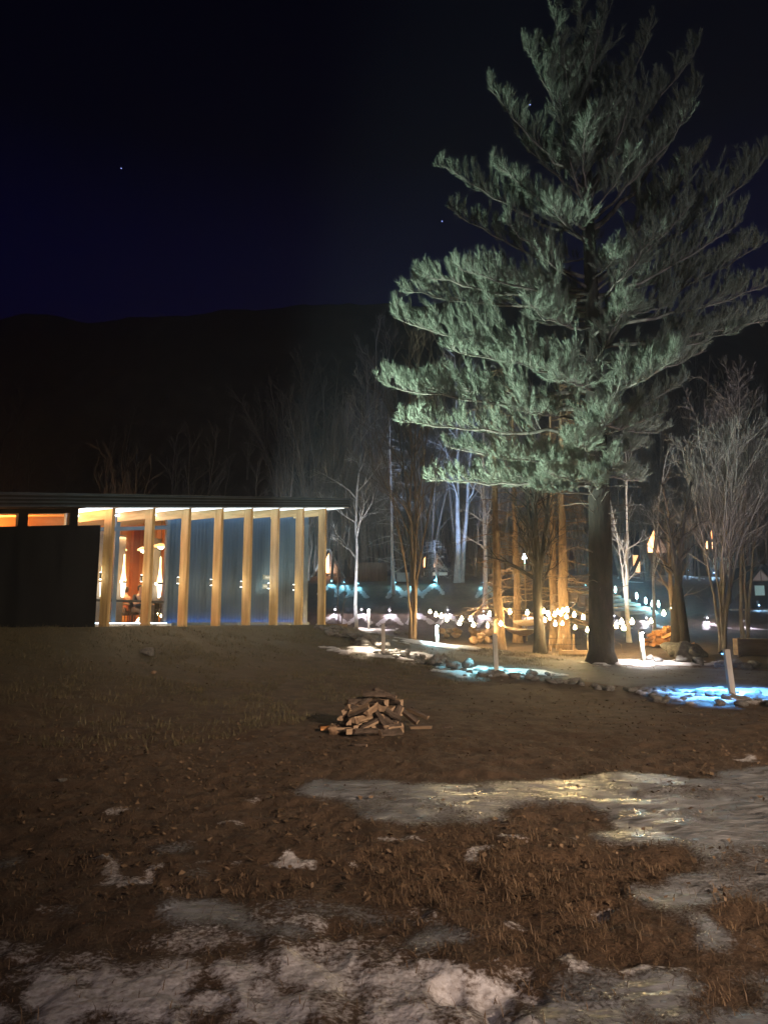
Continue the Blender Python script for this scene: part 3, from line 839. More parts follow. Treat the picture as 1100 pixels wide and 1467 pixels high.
def needles(P, D, count, ln, wd, spread, upb):
    """P, D arrays (k,3): tufts at P looking along D"""
    k = len(P)
    P = np.repeat(P, count, 0); D = np.repeat(D, count, 0)
    d = D+rng.normal(0, spread, D.shape); d[:, 2] += upb
    d /= np.linalg.norm(d, axis=1)[:, None]
    L = ln*rng.uniform(.65, 1.2, (len(P), 1))
    s = np.cross(d, rng.normal(0, 1, d.shape)); s /= np.linalg.norm(s, axis=1)[:, None]
    P = P+rng.normal(0, .02, P.shape)
    NV.append(np.stack([P-s*wd/2, P+s*wd/2, P+d*L], 1).reshape(-1, 3))

def bough(Sp, Tp, wide=1.0, sag=.07, dens=1.0, bare=.22):
    wide *= 1.45
    L = (Tp-Sp).length
    Mi = (Sp+Tp)*.5+Vector((0, 0, -sag*L))+Vector((rnd.gauss(0, .03), rnd.gauss(0, .05), 0))*L
    n = 12; pts = []
    for i in range(n+1):
        t = i/n; pts.append(Sp*(1-t)**2+Mi*2*t*(1-t)+Tp*t*t+Vector((rnd.gauss(0, .012), rnd.gauss(0, .012), rnd.gauss(0, .012)))*L*.6)
    r0 = .018+.0105*L
    limb.tube(pts, taper(r0, .008, n), 6, cap=False)
    nb = int(L*8.2*dens)+8
    Ps = []; Ds = []
    for i in range(nb):
        t = bare+(1-bare)*((i+rnd.random())/nb)**.9
        p, d = lerp_pts(pts, min(t, .99))
        sv = d.cross(Vector((0, 0, 1)));
        sv = sv.normalized() if sv.length > .1 else Vector((1, 0, 0))
        upv = sv.cross(d)
        sg = rnd.choice((-1, 1))
        bl = wide*(.26+.20*L*(1.08-t)*rnd.uniform(.25, 1.25))
        if rnd.random() < .15: bl *= 1.35
        dr = (d*rnd.uniform(.5, 1.0)+sv*sg*rnd.uniform(.1, .85)+upv*rnd.uniform(-.02, 1.15)).normalized()
        kk = 5
        q = walk(rnd, p, dr, bl, kk, .07, .07)
        limb.tube(q, taper(max(.008, r0*.3*(1-t)), .005, kk), 3, cap=False)
        m = max(3, int(bl/.09))
        for j in range(m):
            s, dd = lerp_pts(q, .2+.8*(j+.5)/m)
            Ps.append(s); Ds.append(dd)
        for sb in range(rnd.choice((1, 2, 3, 3, 4))):
            s, dd = lerp_pts(q, rnd.uniform(.15, .85))
            l2 = bl*rnd.uniform(.25, .6)
            q2 = walk(rnd, s, (dd*rnd.uniform(.5, 1)+sv*rnd.uniform(-.7, .7)+upv*rnd.uniform(.0, .8)).normalized(), l2, 3, .1, .1)
            limb.tube(q2, taper(.007, .004, 3), 3, cap=False)
            m2 = max(2, int(l2/.09))
            for j in range(m2):
                s2, d2 = lerp_pts(q2, .15+.85*(j+.6)/m2); Ps.append(s2); Ds.append(d2)
    for j in range(int(L*(1-bare)*8)):
        s, dd = lerp_pts(pts, bare+(1-bare)*rnd.random()); Ps.append(s); Ds.append(dd)
    needles(np.array([tuple(p) for p in Ps]), np.array([tuple(p) for p in Ds]), 8, .20, .0125, .40, .2)

B = [  # start on the trunk (py), tip px, py, depth offset of the tip, width, sag
 (692, 614, 688, -.6, .75, .03), (615, 578, 604, -1.2, .8, .03), (585, 549, 552, -.4, .9, .09), (560, 556, 540, 1.8, .7, .08), (505, 562, 455, -.6, 1.0, .10), (520, 640, 500, -2.2, .8, .06),
 (440, 580, 420, .4, .9, .06), (430, 602, 394, -1.0, .9, .06), (420, 655, 385, -2.4, .8, .05), (415, 725, 318, -1.2, 1.0, .10), (400, 643, 297, 1.0, .8, .08), (345, 634, 238, .2, .85, .10), (330, 716, 238, -1.5, .8, .10),
 (270, 702, 125, .3, .85, .12), (285, 738, 190, 1.2, .8, .1), (235, 743, 55, .2, .7, .10), (200, 797, 8, -.4, .7, .06), (180, 770, 60, .8, .7, .06), (120, 832, 2, 0, .7, .02), (160, 872, 10, .4, .8, .04), (150, 858, 40, -.5, .8, .02),
 (300, 800, 140, -1.4, 1.0, .05), (290, 908, 128, -1.2, 1.0, .08), (250, 930, 40, .8, .7, .08), (270, 1006, 60, .4, .8, .10), (320, 990, 165, -.8, 1.0, .12), (330, 1000, 120, 1.2, .8, .12), (385, 1010, 215, 1.8, .8, .10),
 (410, 1098, 225, .6, 1.0, .12), (430, 1060, 315, -1.6, 1.1, .12), (420, 985, 300, -1.8, 1.0, .10), (455, 1092, 350, 1.2, .9, .10), (470, 1105, 405, -.4, .9, .07), (445, 940, 335, -2.4, 1.0, .08), (500, 1120, 455, .8, .9, .05),
 (520, 1060, 470, -1.4, .8, .05), (560, 1010, 500, 1.6, .8, .05), (612, 978, 546, -.8, .8, .09), (625, 950, 590, -1.6, .7, .04), (640, 896, 520, -2.2, .9, .02), (650, 925, 640, 1.5, .7, .03),
 (470, 760, 440, -2.8, 1.0, .05), (540, 735, 520, -2.8, .9, .05), (600, 740, 585, -2.2, .9, .05), (350, 790, 300, -2.4, 1.0, .06), (400, 880, 370, -2.9, 1.0, .06), (480, 900, 440, -3.0, 1.0, .05), (560, 800, 540, -3.2, 1.0, .05),
 (660, 720, 655, -1.8, .8, .04), (690, 790, 680, -2.2, .7, .04), (665, 905, 640, -1.5, .6, .05), (655, 810, 630, -2.0, .6, .0), (700, 850, 690, -3.0, .7, .05), (680, 880, 668, -3.2, .7, .06), (640, 830, 640, -3.6, .8, .04), (610, 870, 600, -3.6, .8, .05), (705, 770, 702, -1.0, .6, .04), (700, 690, 672, .8, .7, .03), (670, 640, 640, 1.6, .7, .05),
]
for (spy, tx, ty, dY, wide, sag) in B:
    Tp = at(tx, ty, PINE_Y+dY)-pb
    Sp = trunk_at_z((at(855, spy, PINE_Y)-pb).z)
    bough(Sp, Tp, wide, sag, 1.0, .2 if spy < 300 else .28)
for i in range(44):     # boughs on the far side and towards the viewer that close the crown
    z = rnd.uniform(5.6, 19.5)
    Sp = trunk_at_z(z)
    az = rnd.uniform(0, 2*PI)
    if math.sin(az) < -.2 and rnd.random() < .5: az = -az
    L = (5.0-.15*z)*rnd.uniform(.4, .95)*(1 if z < 15 else .75)
    el = .05+.05*max(0, z-7)+rnd.uniform(-.1, .12)
    Tp = Sp+Vector((math.cos(az)*math.cos(el), math.sin(az)*math.cos(el), math.sin(el)))*L
    bough(Sp, Tp, rnd.uniform(.8, 1.1), .07, .9, .25)
for i in range(26):     # dead snags on the bare lower trunk
    z = rnd.uniform(1.8, 6.0); a = rnd.uniform(0, 2*PI)
    q = walk(rnd, trunk_at_z(z), Vector((math.cos(a), math.sin(a), rnd.uniform(-.1, .25))), rnd.uniform(.5, 1.7), 5, .12, .0)
    limb.tube(q, taper(.022, .005, 5), 4, cap=False)
wood.build('trunk', M['bark'], pine, True)
limb.build('branches', M['limb'], pine, True)
nv = np.concatenate(NV)
me = np_mesh('crown', nv, tris=np.arange(len(nv)).reshape(-1, 3))
nm = mat('pine needles', (.125, .145, .105), (.22, .245, .185), 1.4, .65, spec=.25)
link('crown', me, nm, pine)
print('needles', len(nv)//3)

# --- bare and dead trees round the clearing
def base_at(px, py, Y=None):
    if Y is None: return hit(px, py, 14)
    p = at(px, py, Y); p.z = hz(p.x, p.y); return p
b = base_at(512, 880, 36)
bare_tree('slim pale bare tree just beyond the end of the roof', b, [up_to(519, 548, b)], .10, M['bark_pale'], 1, 14, 2, .8, .03, ratio=.26, wob=.05)
b = base_at(563, 838, 54)
dead_conifer('blue lit young tree with tiered level twigs behind the timber wall', b, up_to(558, 590, b), .15, M['bark_pale'], 2, n=70, blen=2.6, name='larch')
b = base_at(591, 900, 33)
bare_tree('spreading brown bare tree of several stems between the two near lamp posts', b, [up_to(x, y, b, d) for x, y, d in ((602, 490, 0), (560, 520, 1), (582, 470, -1), (632, 490, 1), (535, 600, -.5), (650, 590, .5))], .10, M['bark_brown'], 3, 11, 2, .6, .06, ratio=.34, wob=.035)
b = base_at(657, 842, 56)
bare_tree('tall trunk lit blue in patches behind the left string of bulbs', b, [up_to(650, 500, b), up_to(690, 520, b, 1)], .24, M['bark_pale'], 4, 13, 2, .8, .04, ratio=.25, wob=.03)
b = base_at(694, 868, 46)
bare_tree('narrow greyish trunk left of the warm lit conifers', b, [up_to(690, 590, b)], .17, M['bark_pale'], 5, 14, 2, .9, .0, ratio=.22, wob=.02)
for (px, py, Y, tx, ty, r, s, lab) in ((716, 925, 29, 702, 520, .22, 6, 'warm lit conifer trunk standing by the left end of the hammocks'), (741, 897, 33, 733, 540, .2, 7, 'warm lit conifer trunk rising behind the hammocks'),
                                      (793, 922, 30, 788, 560, .2, 8, 'warm lit conifer trunk with bulbs across it, the left of two close together'), (807, 923, 28.5, 802, 540, .25, 9, 'thickest warm lit conifer trunk with bulbs clustered against it')):
    b = base_at(px, py, Y)
    dead_conifer(lab, b, up_to(tx, ty, b), r, M['bark_spruce'], s, 'conifers in the clearing', 84, 2.3)
b = base_at(771, 925, 26.5)
bare_tree('dark forked trunk in front of the string lights', b, [up_to(762, 600, b), up_to(795, 620, b, .5), up_to(742, 640, b, .4)], .22, M['bark'], 10, 11, 2, .7, .05, ratio=.30, wob=.03, name='forked_tree')
b = base_at(898, 868, 33)
bare_tree('pale slender tree with a forking left limb beside the orange lit door', b, [up_to(893, 622, b), up_to(868, 702, b, .3)], .11, M['bark_pale'], 11, 10, 2, .7, .05, ratio=.24, wob=.035)
b = base_at(933, 862, 37)
bare_tree('pale slender leaning tree right of the orange lit door', b, [up_to(953, 628, b)], .10, M['bark_pale'], 12, 10, 2, .75, .05, ratio=.26, wob=.04)
b = base_at(968, 893, 33)
bare_tree('crooked brown tree with a bulb hung on it', b, [up_to(944, 690, b), up_to(985, 740, b, .6)], .17, M['bark_brown'], 13, 9, 2, .8, .04, ratio=.3, wob=.06)
b = base_at(976, 926, 26)
bare_tree('thick dark trunk standing in front of the orange log heap', b, [up_to(990, 690, b), up_to(950, 720, b)], .25, M['bark'], 14, 7, 2, .75, .05, t0=.5, ratio=.26, wob=.04, name='forked_tree')
b = base_at(1033, 928, 27)
bare_tree('large vase shaped bare tree of many grey stems', b, [up_to(x, y, b, d) for x, y, d in ((1052, 550, 0), (1036, 540, .6), (995, 590, -.5), (1068, 565, -.3), (1085, 560, .8), (1110, 600, 0), (1045, 600, -1), (975, 640, .5), (1130, 640, -.6), (1055, 640, 1))], .07, M['bark_grey'], 15, 13, 2, .66, .05, ratio=.32, wob=.045, rmin=.008, t0=.34, twig=M['bark_grey'])
b = base_at(1066, 900, 34)
bare_tree('grey bare tree partly behind the vase shaped one', b, [up_to(1076, 590, b), up_to(1112, 600, b), up_to(1050, 640, b)], .11, M['bark_grey'], 16, 11, 2, .65, .05, ratio=.32, t0=.4)
b = base_at(626, 845, 55)
dead_conifer('small bluish conifer in front of the lit gable behind the left bulbs', b, up_to(622, 770, b), .07, M['bark_pale'], 17, n=46, blen=1.7, name='larch', t0=.3)
b = base_at(487, 878, 42)
bare_tree('thin bare sapling right of the last timber post', b, [up_to(483, 790, b), up_to(500, 800, b)], .05, M['bark_brown'], 18, 8, 1, .7, .05, ratio=.3, rmin=.009)
b = base_at(540, 838, 72)
bare_tree('tall hazy bare tree rising above the left pine boughs', b, [up_to(545, 462, b), up_to(525, 500, b), up_to(562, 480, b)], .28, M['bark_far'], 19, 15, 2, .5, .08, ratio=.26, rmin=.012)
for (px, tx, ty, Y, s, lab) in ((432, 428, 505, 84, 20, 'tall dim bare tree behind the pavilion roof, tallest of those there'), (408, 378, 525, 88, 21, 'dim forking bare tree behind the pavilion roof left of the tallest'),
                                (395, 330, 560, 92, 22, 'leaning dim bare tree behind the pavilion roof'), (460, 468, 560, 78, 23, 'dim slim bare tree nearest the pavilion end above the roof')):
    b = base_at(px, 800, Y)
    bare_tree(lab, b, [up_to(tx, ty, b), up_to(tx+22, ty+25, b)], .24, M['bark_far'], s, 13, 2, .55, .07, ratio=.28, rmin=.014)
b = base_at(172, 830, 44)
bare_tree('low bushy bare tree whose top shows over the pavilion roof', b, [up_to(x, y, b) for x, y in ((172, 642, ), (150, 650), (195, 652), (130, 668), (212, 668), (165, 660), (185, 665))], .13, M['bark_brown'], 24, 11, 1, .5, .06, ratio=.3, rmin=.012)
b = base_at(404, 800, 50)
bare_tree('small twiggy tree top over the middle of the pavilion roof', b, [up_to(400, 675, b), up_to(412, 668, b)], .07, M['bark_grey'], 25, 9, 1, .6, .05, ratio=.3, rmin=.01)

# --- the far wood up the slope
def far_wood():
    protos = []
    for s in range(7):
        r_ = random.Random(300+s); mb = MB()
        H_ = 1.0
        nst = 1 if s % 3 else 2
        for k in range(nst):
            q = walk(r_, Vector((0, 0, -.03)), Vector((r_.gauss(0, .06), r_.gauss(0, .06), 1)), 1, 9, .03)
            mb.tube(q, taper(.011, .0015, 9), 5, cap=False)
            branches(r_, mb, q, 1, .009, 1, 15, .6, .3, .08, .0009, .30)
        v = np.array([tuple(p) for p in mb.v]); f = np.array(mb.f)
        protos.append((v, f))
    V = []; Q = []; off = 0
    for i in range(420):
        Y = 58+50*rng.random()**1.3
        px = rng.uniform(440, 1180) if i % 9 else rng.uniform(-120, 460)
        x = (px-550)/F*Y
        z = hz(x, Y)
        h = rng.uniform(8, 17)*(1 if px > 450 else .8)
        v, f = protos[i % 7]
        a = rng.uniform(0, 6.28); c, s = math.cos(a), math.sin(a)
        w = v.copy(); X = (v[:, 0]*c-v[:, 1]*s)*h; Yy = (v[:, 0]*s+v[:, 1]*c)*h
        w[:, 0] = X+x; w[:, 1] = Yy+Y; w[:, 2] = v[:, 2]*h+z
        V.append(w); Q.append(f+off); off += len(w)
    me = np_mesh('far_wood', np.concatenate(V), quads=np.concatenate(Q))
    o = link('far_wood', me, M['bark_far'], None, True)
    tag(o, 'bare winter wood climbing the dark slope behind the cabins', 'trees', kind='stuff')
far_wood()

# ------------------------------------------------------------------ lamp posts along the path
def spot(name, loc, target, e, col, size, blend=.5, r=.03, parent=None):
    l = bpy.data.lights.new(name, 'SPOT'); l.energy = e; l.color = col; l.spot_size = R(size); l.spot_blend = blend; l.shadow_soft_size = r
    o = bpy.data.objects.new(name, l); COL.objects.link(o); o.location = loc
    d = Vector(target)-Vector(loc); o.rotation_euler = d.to_track_quat('-Z', 'Y').to_euler()
    if parent: o.parent = parent
    return o
def point(name, loc, e, col, r=.04, parent=None):
    l = bpy.data.lights.new(name, 'POINT'); l.energy = e; l.color = col; l.shadow_soft_size = r
    o = bpy.data.objects.new(name, l); COL.objects.link(o); o.location = loc
    if parent: o.parent = parent
    return o
WARM = (1, .86, .66); CYAN = (.25, .80, 1.0); BLUE = (.10, .42, 1.0); WHITE = (1, .95, .92)
def lamp_post(px, py, toppy, face, col, e, label, lean=0.0, glow=18):
    """face +1: lamp hangs on the far side (towards the path), -1: on the near side"""
    b = hit(px, py, 8)
    h = (at(px, toppy, b.y).z-b.z)
    o = thing('lamp_post', label, 'lamp post', b, 0, 'timber lamp posts along the path')
    o.rotation_euler = (0, lean, 0); e *= 5
    w = .055
    MB().box(-w, w, -w, w, -.3, h).build('post', M['post'], o, bevel=.006)
    y = face*(w+.10)
    MB().tube([(0, face*w*.8, h-.13), (0, y, h-.11), (0, y, h-.06)], .012, 6).build('bracket', M['hood'], o)
    hd = MB().lathe([(.02, .05), (.05, .035), (.105, .0), (.105, -.012), (.06, .005)], 18, (0, y, h-.07), cap=False).build('lamp_hood', M['hood'], o, True)
    MB().lathe([(.012, -.022), (.038, -.008), (.045, .012), (.02, .03)], 12, (0, y, h-.085)).build('bulb', emit('path lamp bulb', col, glow*25 if face < 0 else glow), hd, True)
    spot('path_lamp_light', (0, y, h-.12), (0, y+face*.06, 0), e*(1 if face > 0 else .8), col, 138 if face > 0 else 112, .25, .035, o)
    SNOW_GLOW_SPOTS.append((b.x, b.y+face*.2, 1.7, 1.1, .9))
    return o, b, h
POSTS = [lamp_post(549, 938, 893, 1, WARM, 60, 'grey lamp post with warm white light over pale stones, nearest the pavilion', -.01),
         lamp_post(711, 965, 908, 1, CYAN, 60, 'grey lamp post throwing cyan light on stones, middle of the near edge', -.03),
         lamp_post(1049, 1000, 930, 1, BLUE, 200, 'grey lamp post throwing deep blue light on a heap of stones', -.07),
         lamp_post(626, 924, 893, -1, (.55, .92, 1), 60, 'glowing bluish white lamp post by the brown boulders', -.01, 45),
         lamp_post(922, 950, 902, -1, WHITE, 80, 'glowing white lamp post on a lit slab near the pine trunk', -.07, 45),
         lamp_post(528, 903, 872, -1, (1, .9, .85), 45, 'glowing white lamp post farthest along the path by the pavilion', 0, 45)]

# ------------------------------------------------------------------ stones
def stone_mesh(seed, flat=.7):
    bm = bmesh.new(); bmesh.ops.create_icosphere(bm, subdivisions=3, radius=1)
    r_ = np.random.default_rng(seed); s = r_.uniform(.75, 1.15, 3); s[2] *= flat
    co_ = np.array([v.co[:] for v in bm.verts])
    d = fbm(co_[:, 0]*1.3+seed*3.1, co_[:, 1]*1.3+co_[:, 2]*1.7, seed, 3)*.42
    planes = r_.normal(0, 1, (7, 3)); planes /= np.linalg.norm(planes, axis=1)[:, None]
    p = co_*(1+d)[:, None]
    for n in planes:
        k = p@n; cut = .68; p -= np.clip(k-cut, 0, None)[:, None]*n*.85
    p *= s
    for v, q in zip(bm.verts, p): v.co = q
    me = bpy.data.meshes.new('stone'); bm.to_mesh(me); bm.free()
    me.polygons.foreach_set('use_smooth', np.ones(len(me.polygons), bool))
    return me
SM = [stone_mesh(k) for k in range(6)]
SMW = [m.copy() for m in SM[:4]]
for m_ in SM: m_.materials.append(M['stone'])
for m_ in SMW: m_.materials.append(M['stone_warm'])
def stone(x, y, r, rnd_, label, group, lift=.35, meshes=None, name='stone', z=None):
    o = bpy.data.objects.new(name, rnd_.choice(meshes or SM)); COL.objects.link(o)
    r *= rnd_.uniform(.75, 1.25)
    o.scale = (r*rnd_.uniform(.85, 1.3), r*rnd_.uniform(.85, 1.2), r*rnd_.uniform(.8, 1.1))
    o.location = (x, y, (hz(x, y) if z is None else z)+r*lift)
    o.rotation_euler = (rnd_.uniform(-.3, .3), rnd_.uniform(-.3, .3), rnd_.uniform(0, 6.28))
    return tag(o, label, 'stone', group)
rs = random.Random(9)
def row(pts, n, r, jit, label, group, lift=.35, meshes=None, layers=1):
    P = [hit(*p) for p in pts]
    L = [0]
    for a, b in zip(P[:-1], P[1:]): L.append(L[-1]+(b-a).length)
    for i in range(n):
        t = L[-1]*(i+rs.random()*.6)/n
        k = max(j for j in range(len(L)-1) if L[j] <= t+1e-9)
        f = (t-L[k])/max(1e-6, L[k+1]-L[k]); p = P[k]*(1-f)+P[k+1]*f
        x = p.x+rs.gauss(0, jit); y = p.y+rs.gauss(0, jit)
        ly = rs.randrange(layers)
        stone(x, y, r, rs, label, group, lift+ly*1.0, meshes)
row([(462, 903), (480, 910), (500, 917), (520, 924), (538, 932)], 46, .13, .18, 'grey stone of the low dry bank below the pavilion corner', 'stones below the pavilion corner', .5, None, 2)
row([(535, 937), (552, 940), (572, 942), (585, 941)], 22, .11, .22, 'pale stone lit by the warm lamp post', 'stones round the warm lamp post', .4)
row([(585, 944), (620, 955), (650, 961), (672, 966)], 34, .13, .16, 'dark stone edging the path between the warm and the cyan lamp posts', 'edging stones between warm and cyan posts', .4, None, 2)
row([(668, 967), (700, 966), (730, 970), (757, 969)], 34, .11, .26, 'stone lit cyan at the foot of the middle lamp post', 'stones round the cyan lamp post', .4)
row([(760, 974), (800, 978), (860, 985), (920, 990), (950, 993)], 30, .10, .18, 'half buried dark stone edging the path right of the cyan lamp post', 'edging stones between cyan and blue posts', .3)
row([(965, 1002), (1000, 1003), (1040, 1000), (1075, 1004), (1130, 1010), (1180, 1016)], 60, .11, .30, 'stone lit deep blue at the foot of the blue lamp post', 'stones round the blue lamp post', .4)
row([(935, 947), (970, 951), (1010, 955), (1060, 958), (1110, 960)], 16, .18, .25, 'grey stone on the far edge of the path right of the white lamp post', 'stones right of the white lamp post', .35)
row([(960, 938), (985, 940), (1005, 942)], 5, .38, .3, 'large dark boulder below the orange log heap', 'boulders below the log heap', .45)
row([(636, 915), (655, 913), (675, 915), (692, 920), (705, 925)], 26, .22, .30, 'brown boulder heaped beside the bluish white lamp post', 'brown boulders beside the path', .6, SMW, 2)
row([(585, 905), (570, 908), (600, 912)], 7, .17, .2, 'grey stone beside the foot of the brown bare tree', 'stones by the brown bare tree', .35)
for (px, py, r, lab) in ((90, 1122, .05, 'tiny white stone alone in the dark grass'), (213, 939, .16, 'pale stone half sunk in the slope below the pavilion'), (478, 1051, .11, 'ochre stone against the orange split log'), (221, 965, .09, 'brown stone on the slope below the pale one')):
    p = hit(px, py); stone(p.x, p.y, r, rs, lab, None, .4, SMW if 'ochre' in lab or 'brown' in lab else None)

# ------------------------------------------------------------------ split firewood
def log_mesh(kind, r, L, seed):
    r_ = random.Random(seed)
    if kind == 0: cs = [(0, -r*.6)]+[(r*1.25*math.sin(a), -r*.6+r*1.25*math.cos(a)) for a in (-.75, -.4, 0, .4, .75)]
    elif kind == 1: cs = [(-r, -r*.35), (r, -r*.35)]+[(r*math.cos(a), -r*.35+r*.95*math.sin(a)) for a in (.5, 1.1, 1.6, 2.1, 2.7)]
    else: cs = [(r*.8*math.cos(a), r*.8*math.sin(a)) for a in [i*PI/4 for i in range(8)]]
    nseg = 7; n = len(cs); v = []; f = []; mi = []
    for k in range(nseg+1):
        t = k/nseg; bend = math.sin(t*PI)*r*r_.uniform(.0, .18)
        for (x, y) in cs:
            j = 1+r_.uniform(-.07, .07)
            xx = (t-.5)*L+(r_.uniform(-.012, .012) if k in (0, nseg) else 0)
            v.append((xx, x*j+bend, y*j))
    bark_faces = {0: (1, 2, 3, 4), 1: (1, 2, 3, 4, 5), 2: tuple(range(8))}[kind]
    for k in range(nseg):
        for i in range(n):
            f.append((k*n+i, k*n+(i+1) % n, (k+1)*n+(i+1) % n, (k+1)*n+i)); mi.append(1 if i in bark_faces else 0)
    f.append(list(range(n))[::-1]); f.append([nseg*n+i for i in range(n)]); mi += [2, 2]
    me = bpy.data.meshes.new('split_log'); me.from_pydata(v, [], f); me.polygons.foreach_set('material_index', mi); me.update()
    return me
WOODM = [mat('split wood face', (.19, .12, .072), (.40, .275, .175), 7, .8, .5, 40, (.15, 1, 1)), mat('log bark', (.045, .032, .024), (.13, .092, .07), 9, .95, .9, 30, (.4, 1, 1), bdist=.03), mat('log end grain', (.27, .175, .11), (.45, .315, .21), 16, .85, .3, 50)]
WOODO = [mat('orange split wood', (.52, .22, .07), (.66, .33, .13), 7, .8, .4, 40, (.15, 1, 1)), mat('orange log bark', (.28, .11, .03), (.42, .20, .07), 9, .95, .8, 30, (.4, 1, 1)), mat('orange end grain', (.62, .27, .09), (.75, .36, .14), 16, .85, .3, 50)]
KD = [(0, .085, .42), (1, .09, .40), (0, .075, .44), (2, .07, .42), (0, .1, .38)]
LOGS = [log_mesh(k, r, L, 60+i) for i, (k, r, L) in enumerate(KD)]
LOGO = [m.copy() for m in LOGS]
for m_ in LOGS: [m_.materials.append(x) for x in WOODM]
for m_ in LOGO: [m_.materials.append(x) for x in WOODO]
PILE = [[1,-0.171,-0.454,0.362,0.972,-0.022,-0.209,-0.104],[4,0.129,-0.467,0.315,0.009,0.086,0.991,0.1],[2,0.217,-0.315,0.407,0.053,-0.896,-0.435,0.07],[2,0.244,0.356,0.327,0.843,0.127,-0.17,-0.494],[2,-0.378,-0.041,0.394,0.149,0.695,0.655,0.256],[3,0.742,-0.078,0.303,0.613,0.122,-0.152,-0.765],[0,-0.625,0.189,0.286,0.376,-0.163,0.364,-0.837],[3,0.107,0.339,0.362,0.269,0.351,0.856,0.268],[0,-0.289,0.32,0.324,0.203,-0.205,0.681,-0.673],[2,-0.304,-0.444,0.409,0.214,0.204,-0.585,-0.755],[3,-0.246,0.5,0.303,0.157,-0.031,0.193,-0.968],[2,0.3,-0.051,0.424,0.189,0.096,-0.958,-0.193],[1,0.632,0.12,0.381,0.101,-0.498,-0.725,0.466],[0,0.347,-0.571,0.328,0.126,-0.168,0.782,-0.587],[2,-0.202,0.605,0.282,0.147,0.064,-0.394,-0.905],[0,0.525,0.401,0.322,0.101,-0.238,-0.889,0.378],[1,0.66,0.28,0.411,0.081,0.879,-0.467,-0.047],[2,-0.519,-0.417,0.282,0.864,0.376,-0.134,-0.308],[0,-0.364,0.045,0.497,0.076,0.182,-0.98,-0.008],[0,-0.523,-0.08,0.332,0.294,-0.635,0.663,-0.268],[2,-0.641,0.207,0.389,0.822,-0.295,-0.176,0.454],[3,0.188,0.633,0.303,0.127,-0.025,0.193,-0.973],[1,0.483,0.165,0.44,0.157,0.566,0.794,0.16],[1,-0.158,0.28,0.446,0.45,-0.027,0.064,0.89],[0,-0.692,0.424,0.286,0.347,-0.151,0.369,-0.849],[0,0.307,0.322,0.447,0.809,0.45,-0.303,-0.227],[1,-0.304,-0.146,0.469,0.914,0.271,0.134,-0.27],[4,0.002,-0.17,0.448,0.457,-0.107,-0.571,0.673],[3,-0.028,0.468,0.446,0.395,-0.473,-0.686,0.386],[4,0.308,0.201,0.516,0.501,-0.322,-0.684,0.42],[3,0.298,-0.421,0.385,0.635,-0.682,-0.071,0.355],[1,-0.775,-0.113,0.305,0.004,-0.107,-0.994,0.034],[1,0.615,-0.207,0.411,0.864,0.136,-0.343,0.344],[4,-0.507,0.241,0.422,0.568,0.699,0.406,0.152],[4,0.686,0.119,0.531,0.328,0.824,-0.427,-0.176],[0,-1.479,-2.046,0.286,0.893,0.388,0.091,0.209],[0,0.039,2.035,0.305,0.027,0.272,0.957,0.096],[3,-0.395,-0.747,0.303,0.194,0.975,-0.103,-0.021],[2,-0.602,-3.713,0.282,0.824,-0.359,-0.175,0.401],[1,0.314,-0.309,0.466,0.246,0.181,-0.915,-0.264],[2,0.006,0.243,0.498,0.508,0.046,0.081,0.856],[4,0.353,-0.71,0.292,0.163,0.071,-0.393,-0.902],[0,-0.105,-0.388,0.512,0.151,-0.919,-0.355,-0.079],[2,0.05,-0.567,0.416,0.736,0.164,0.264,-0.602],[4,-0.254,0.214,0.543,0.029,-0.05,-0.344,0.937],[4,-0.432,-0.401,0.417,0.197,-0.938,-0.28,0.056],[2,-0.666,-0.195,0.373,0.692,-0.324,-0.232,0.601],[4,-0.102,0.05,0.55,0.241,0.176,0.062,-0.953],[4,0.257,0.024,0.549,0.222,-0.477,-0.782,0.334],[2,-0.238,0.339,0.522,0.929,-0.303,-0.102,-0.186],[0,0.181,-0.867,0.286,0.044,-0.019,0.398,-0.916],[3,0.365,0.081,0.602,0.676,-0.66,0.319,-0.068],[1,-0.409,-0.275,0.487,0.096,-0.941,0.239,-0.219],[2,-0.551,-0.609,0.305,0.032,0.125,0.96,0.248],[1,-0.141,0.644,0.368,0.982,-0.126,-0.023,0.141],[3,0.393,-0.446,0.452,0.138,0.258,-0.837,0.462],[2,0.068,-0.082,0.629,0.909,0.409,-0.01,-0.081],[3,0.391,-0.047,0.621,0.667,-0.668,0.326,-0.061]]
def pile(c, k, zk, label, group, meshes, name, rz=0, keep=1.15, kp=1):
    Rz = Matrix.Rotation(rz, 4, 'Z')
    for q in PILE:
        t, x, y, z, w, i, j, l = q
        if abs(x) > keep or abs(y) > keep: continue
        p = Rz @ Vector((x*k*kp, y*k*kp, 0))
        o = bpy.data.objects.new(name, meshes[t]); COL.objects.link(o)
        from mathutils import Quaternion
        o.rotation_euler = (Matrix.Rotation(rz, 3, 'Z') @ Quaternion((w, i, j, l)).to_matrix()).to_euler()
        o.scale = (k, k, k)
        gx, gy = c.x+p.x, c.y+p.y
        o.location = (gx, gy, hz(gx, gy)+(z-.25)*k*zk)
        tag(o, label, 'log', group)
pc = hit(530, 1048)
pile(pc, .80, 1.75, 'brown split log in the heap lying on the dark grass', 'split logs of the heap on the grass', LOGS, 'split_log', .4, 1.0, .74)
def lone_log(px, py, rz, tilt, t, k, label, meshes=LOGS, lift=.06):
    p = hit(px, py)
    o = bpy.data.objects.new('split_log', meshes[t]); COL.objects.link(o)
    o.location = (p.x, p.y, p.z+lift); o.rotation_euler = (0, tilt, rz); o.scale = (k, k*.9, k*.9)
    tag(o, label, 'log', 'split logs of the heap on the grass')
lone_log(473, 1050, .15, 0, 1, .72, 'orange split log lying by itself at the left foot of the heap', LOGO)
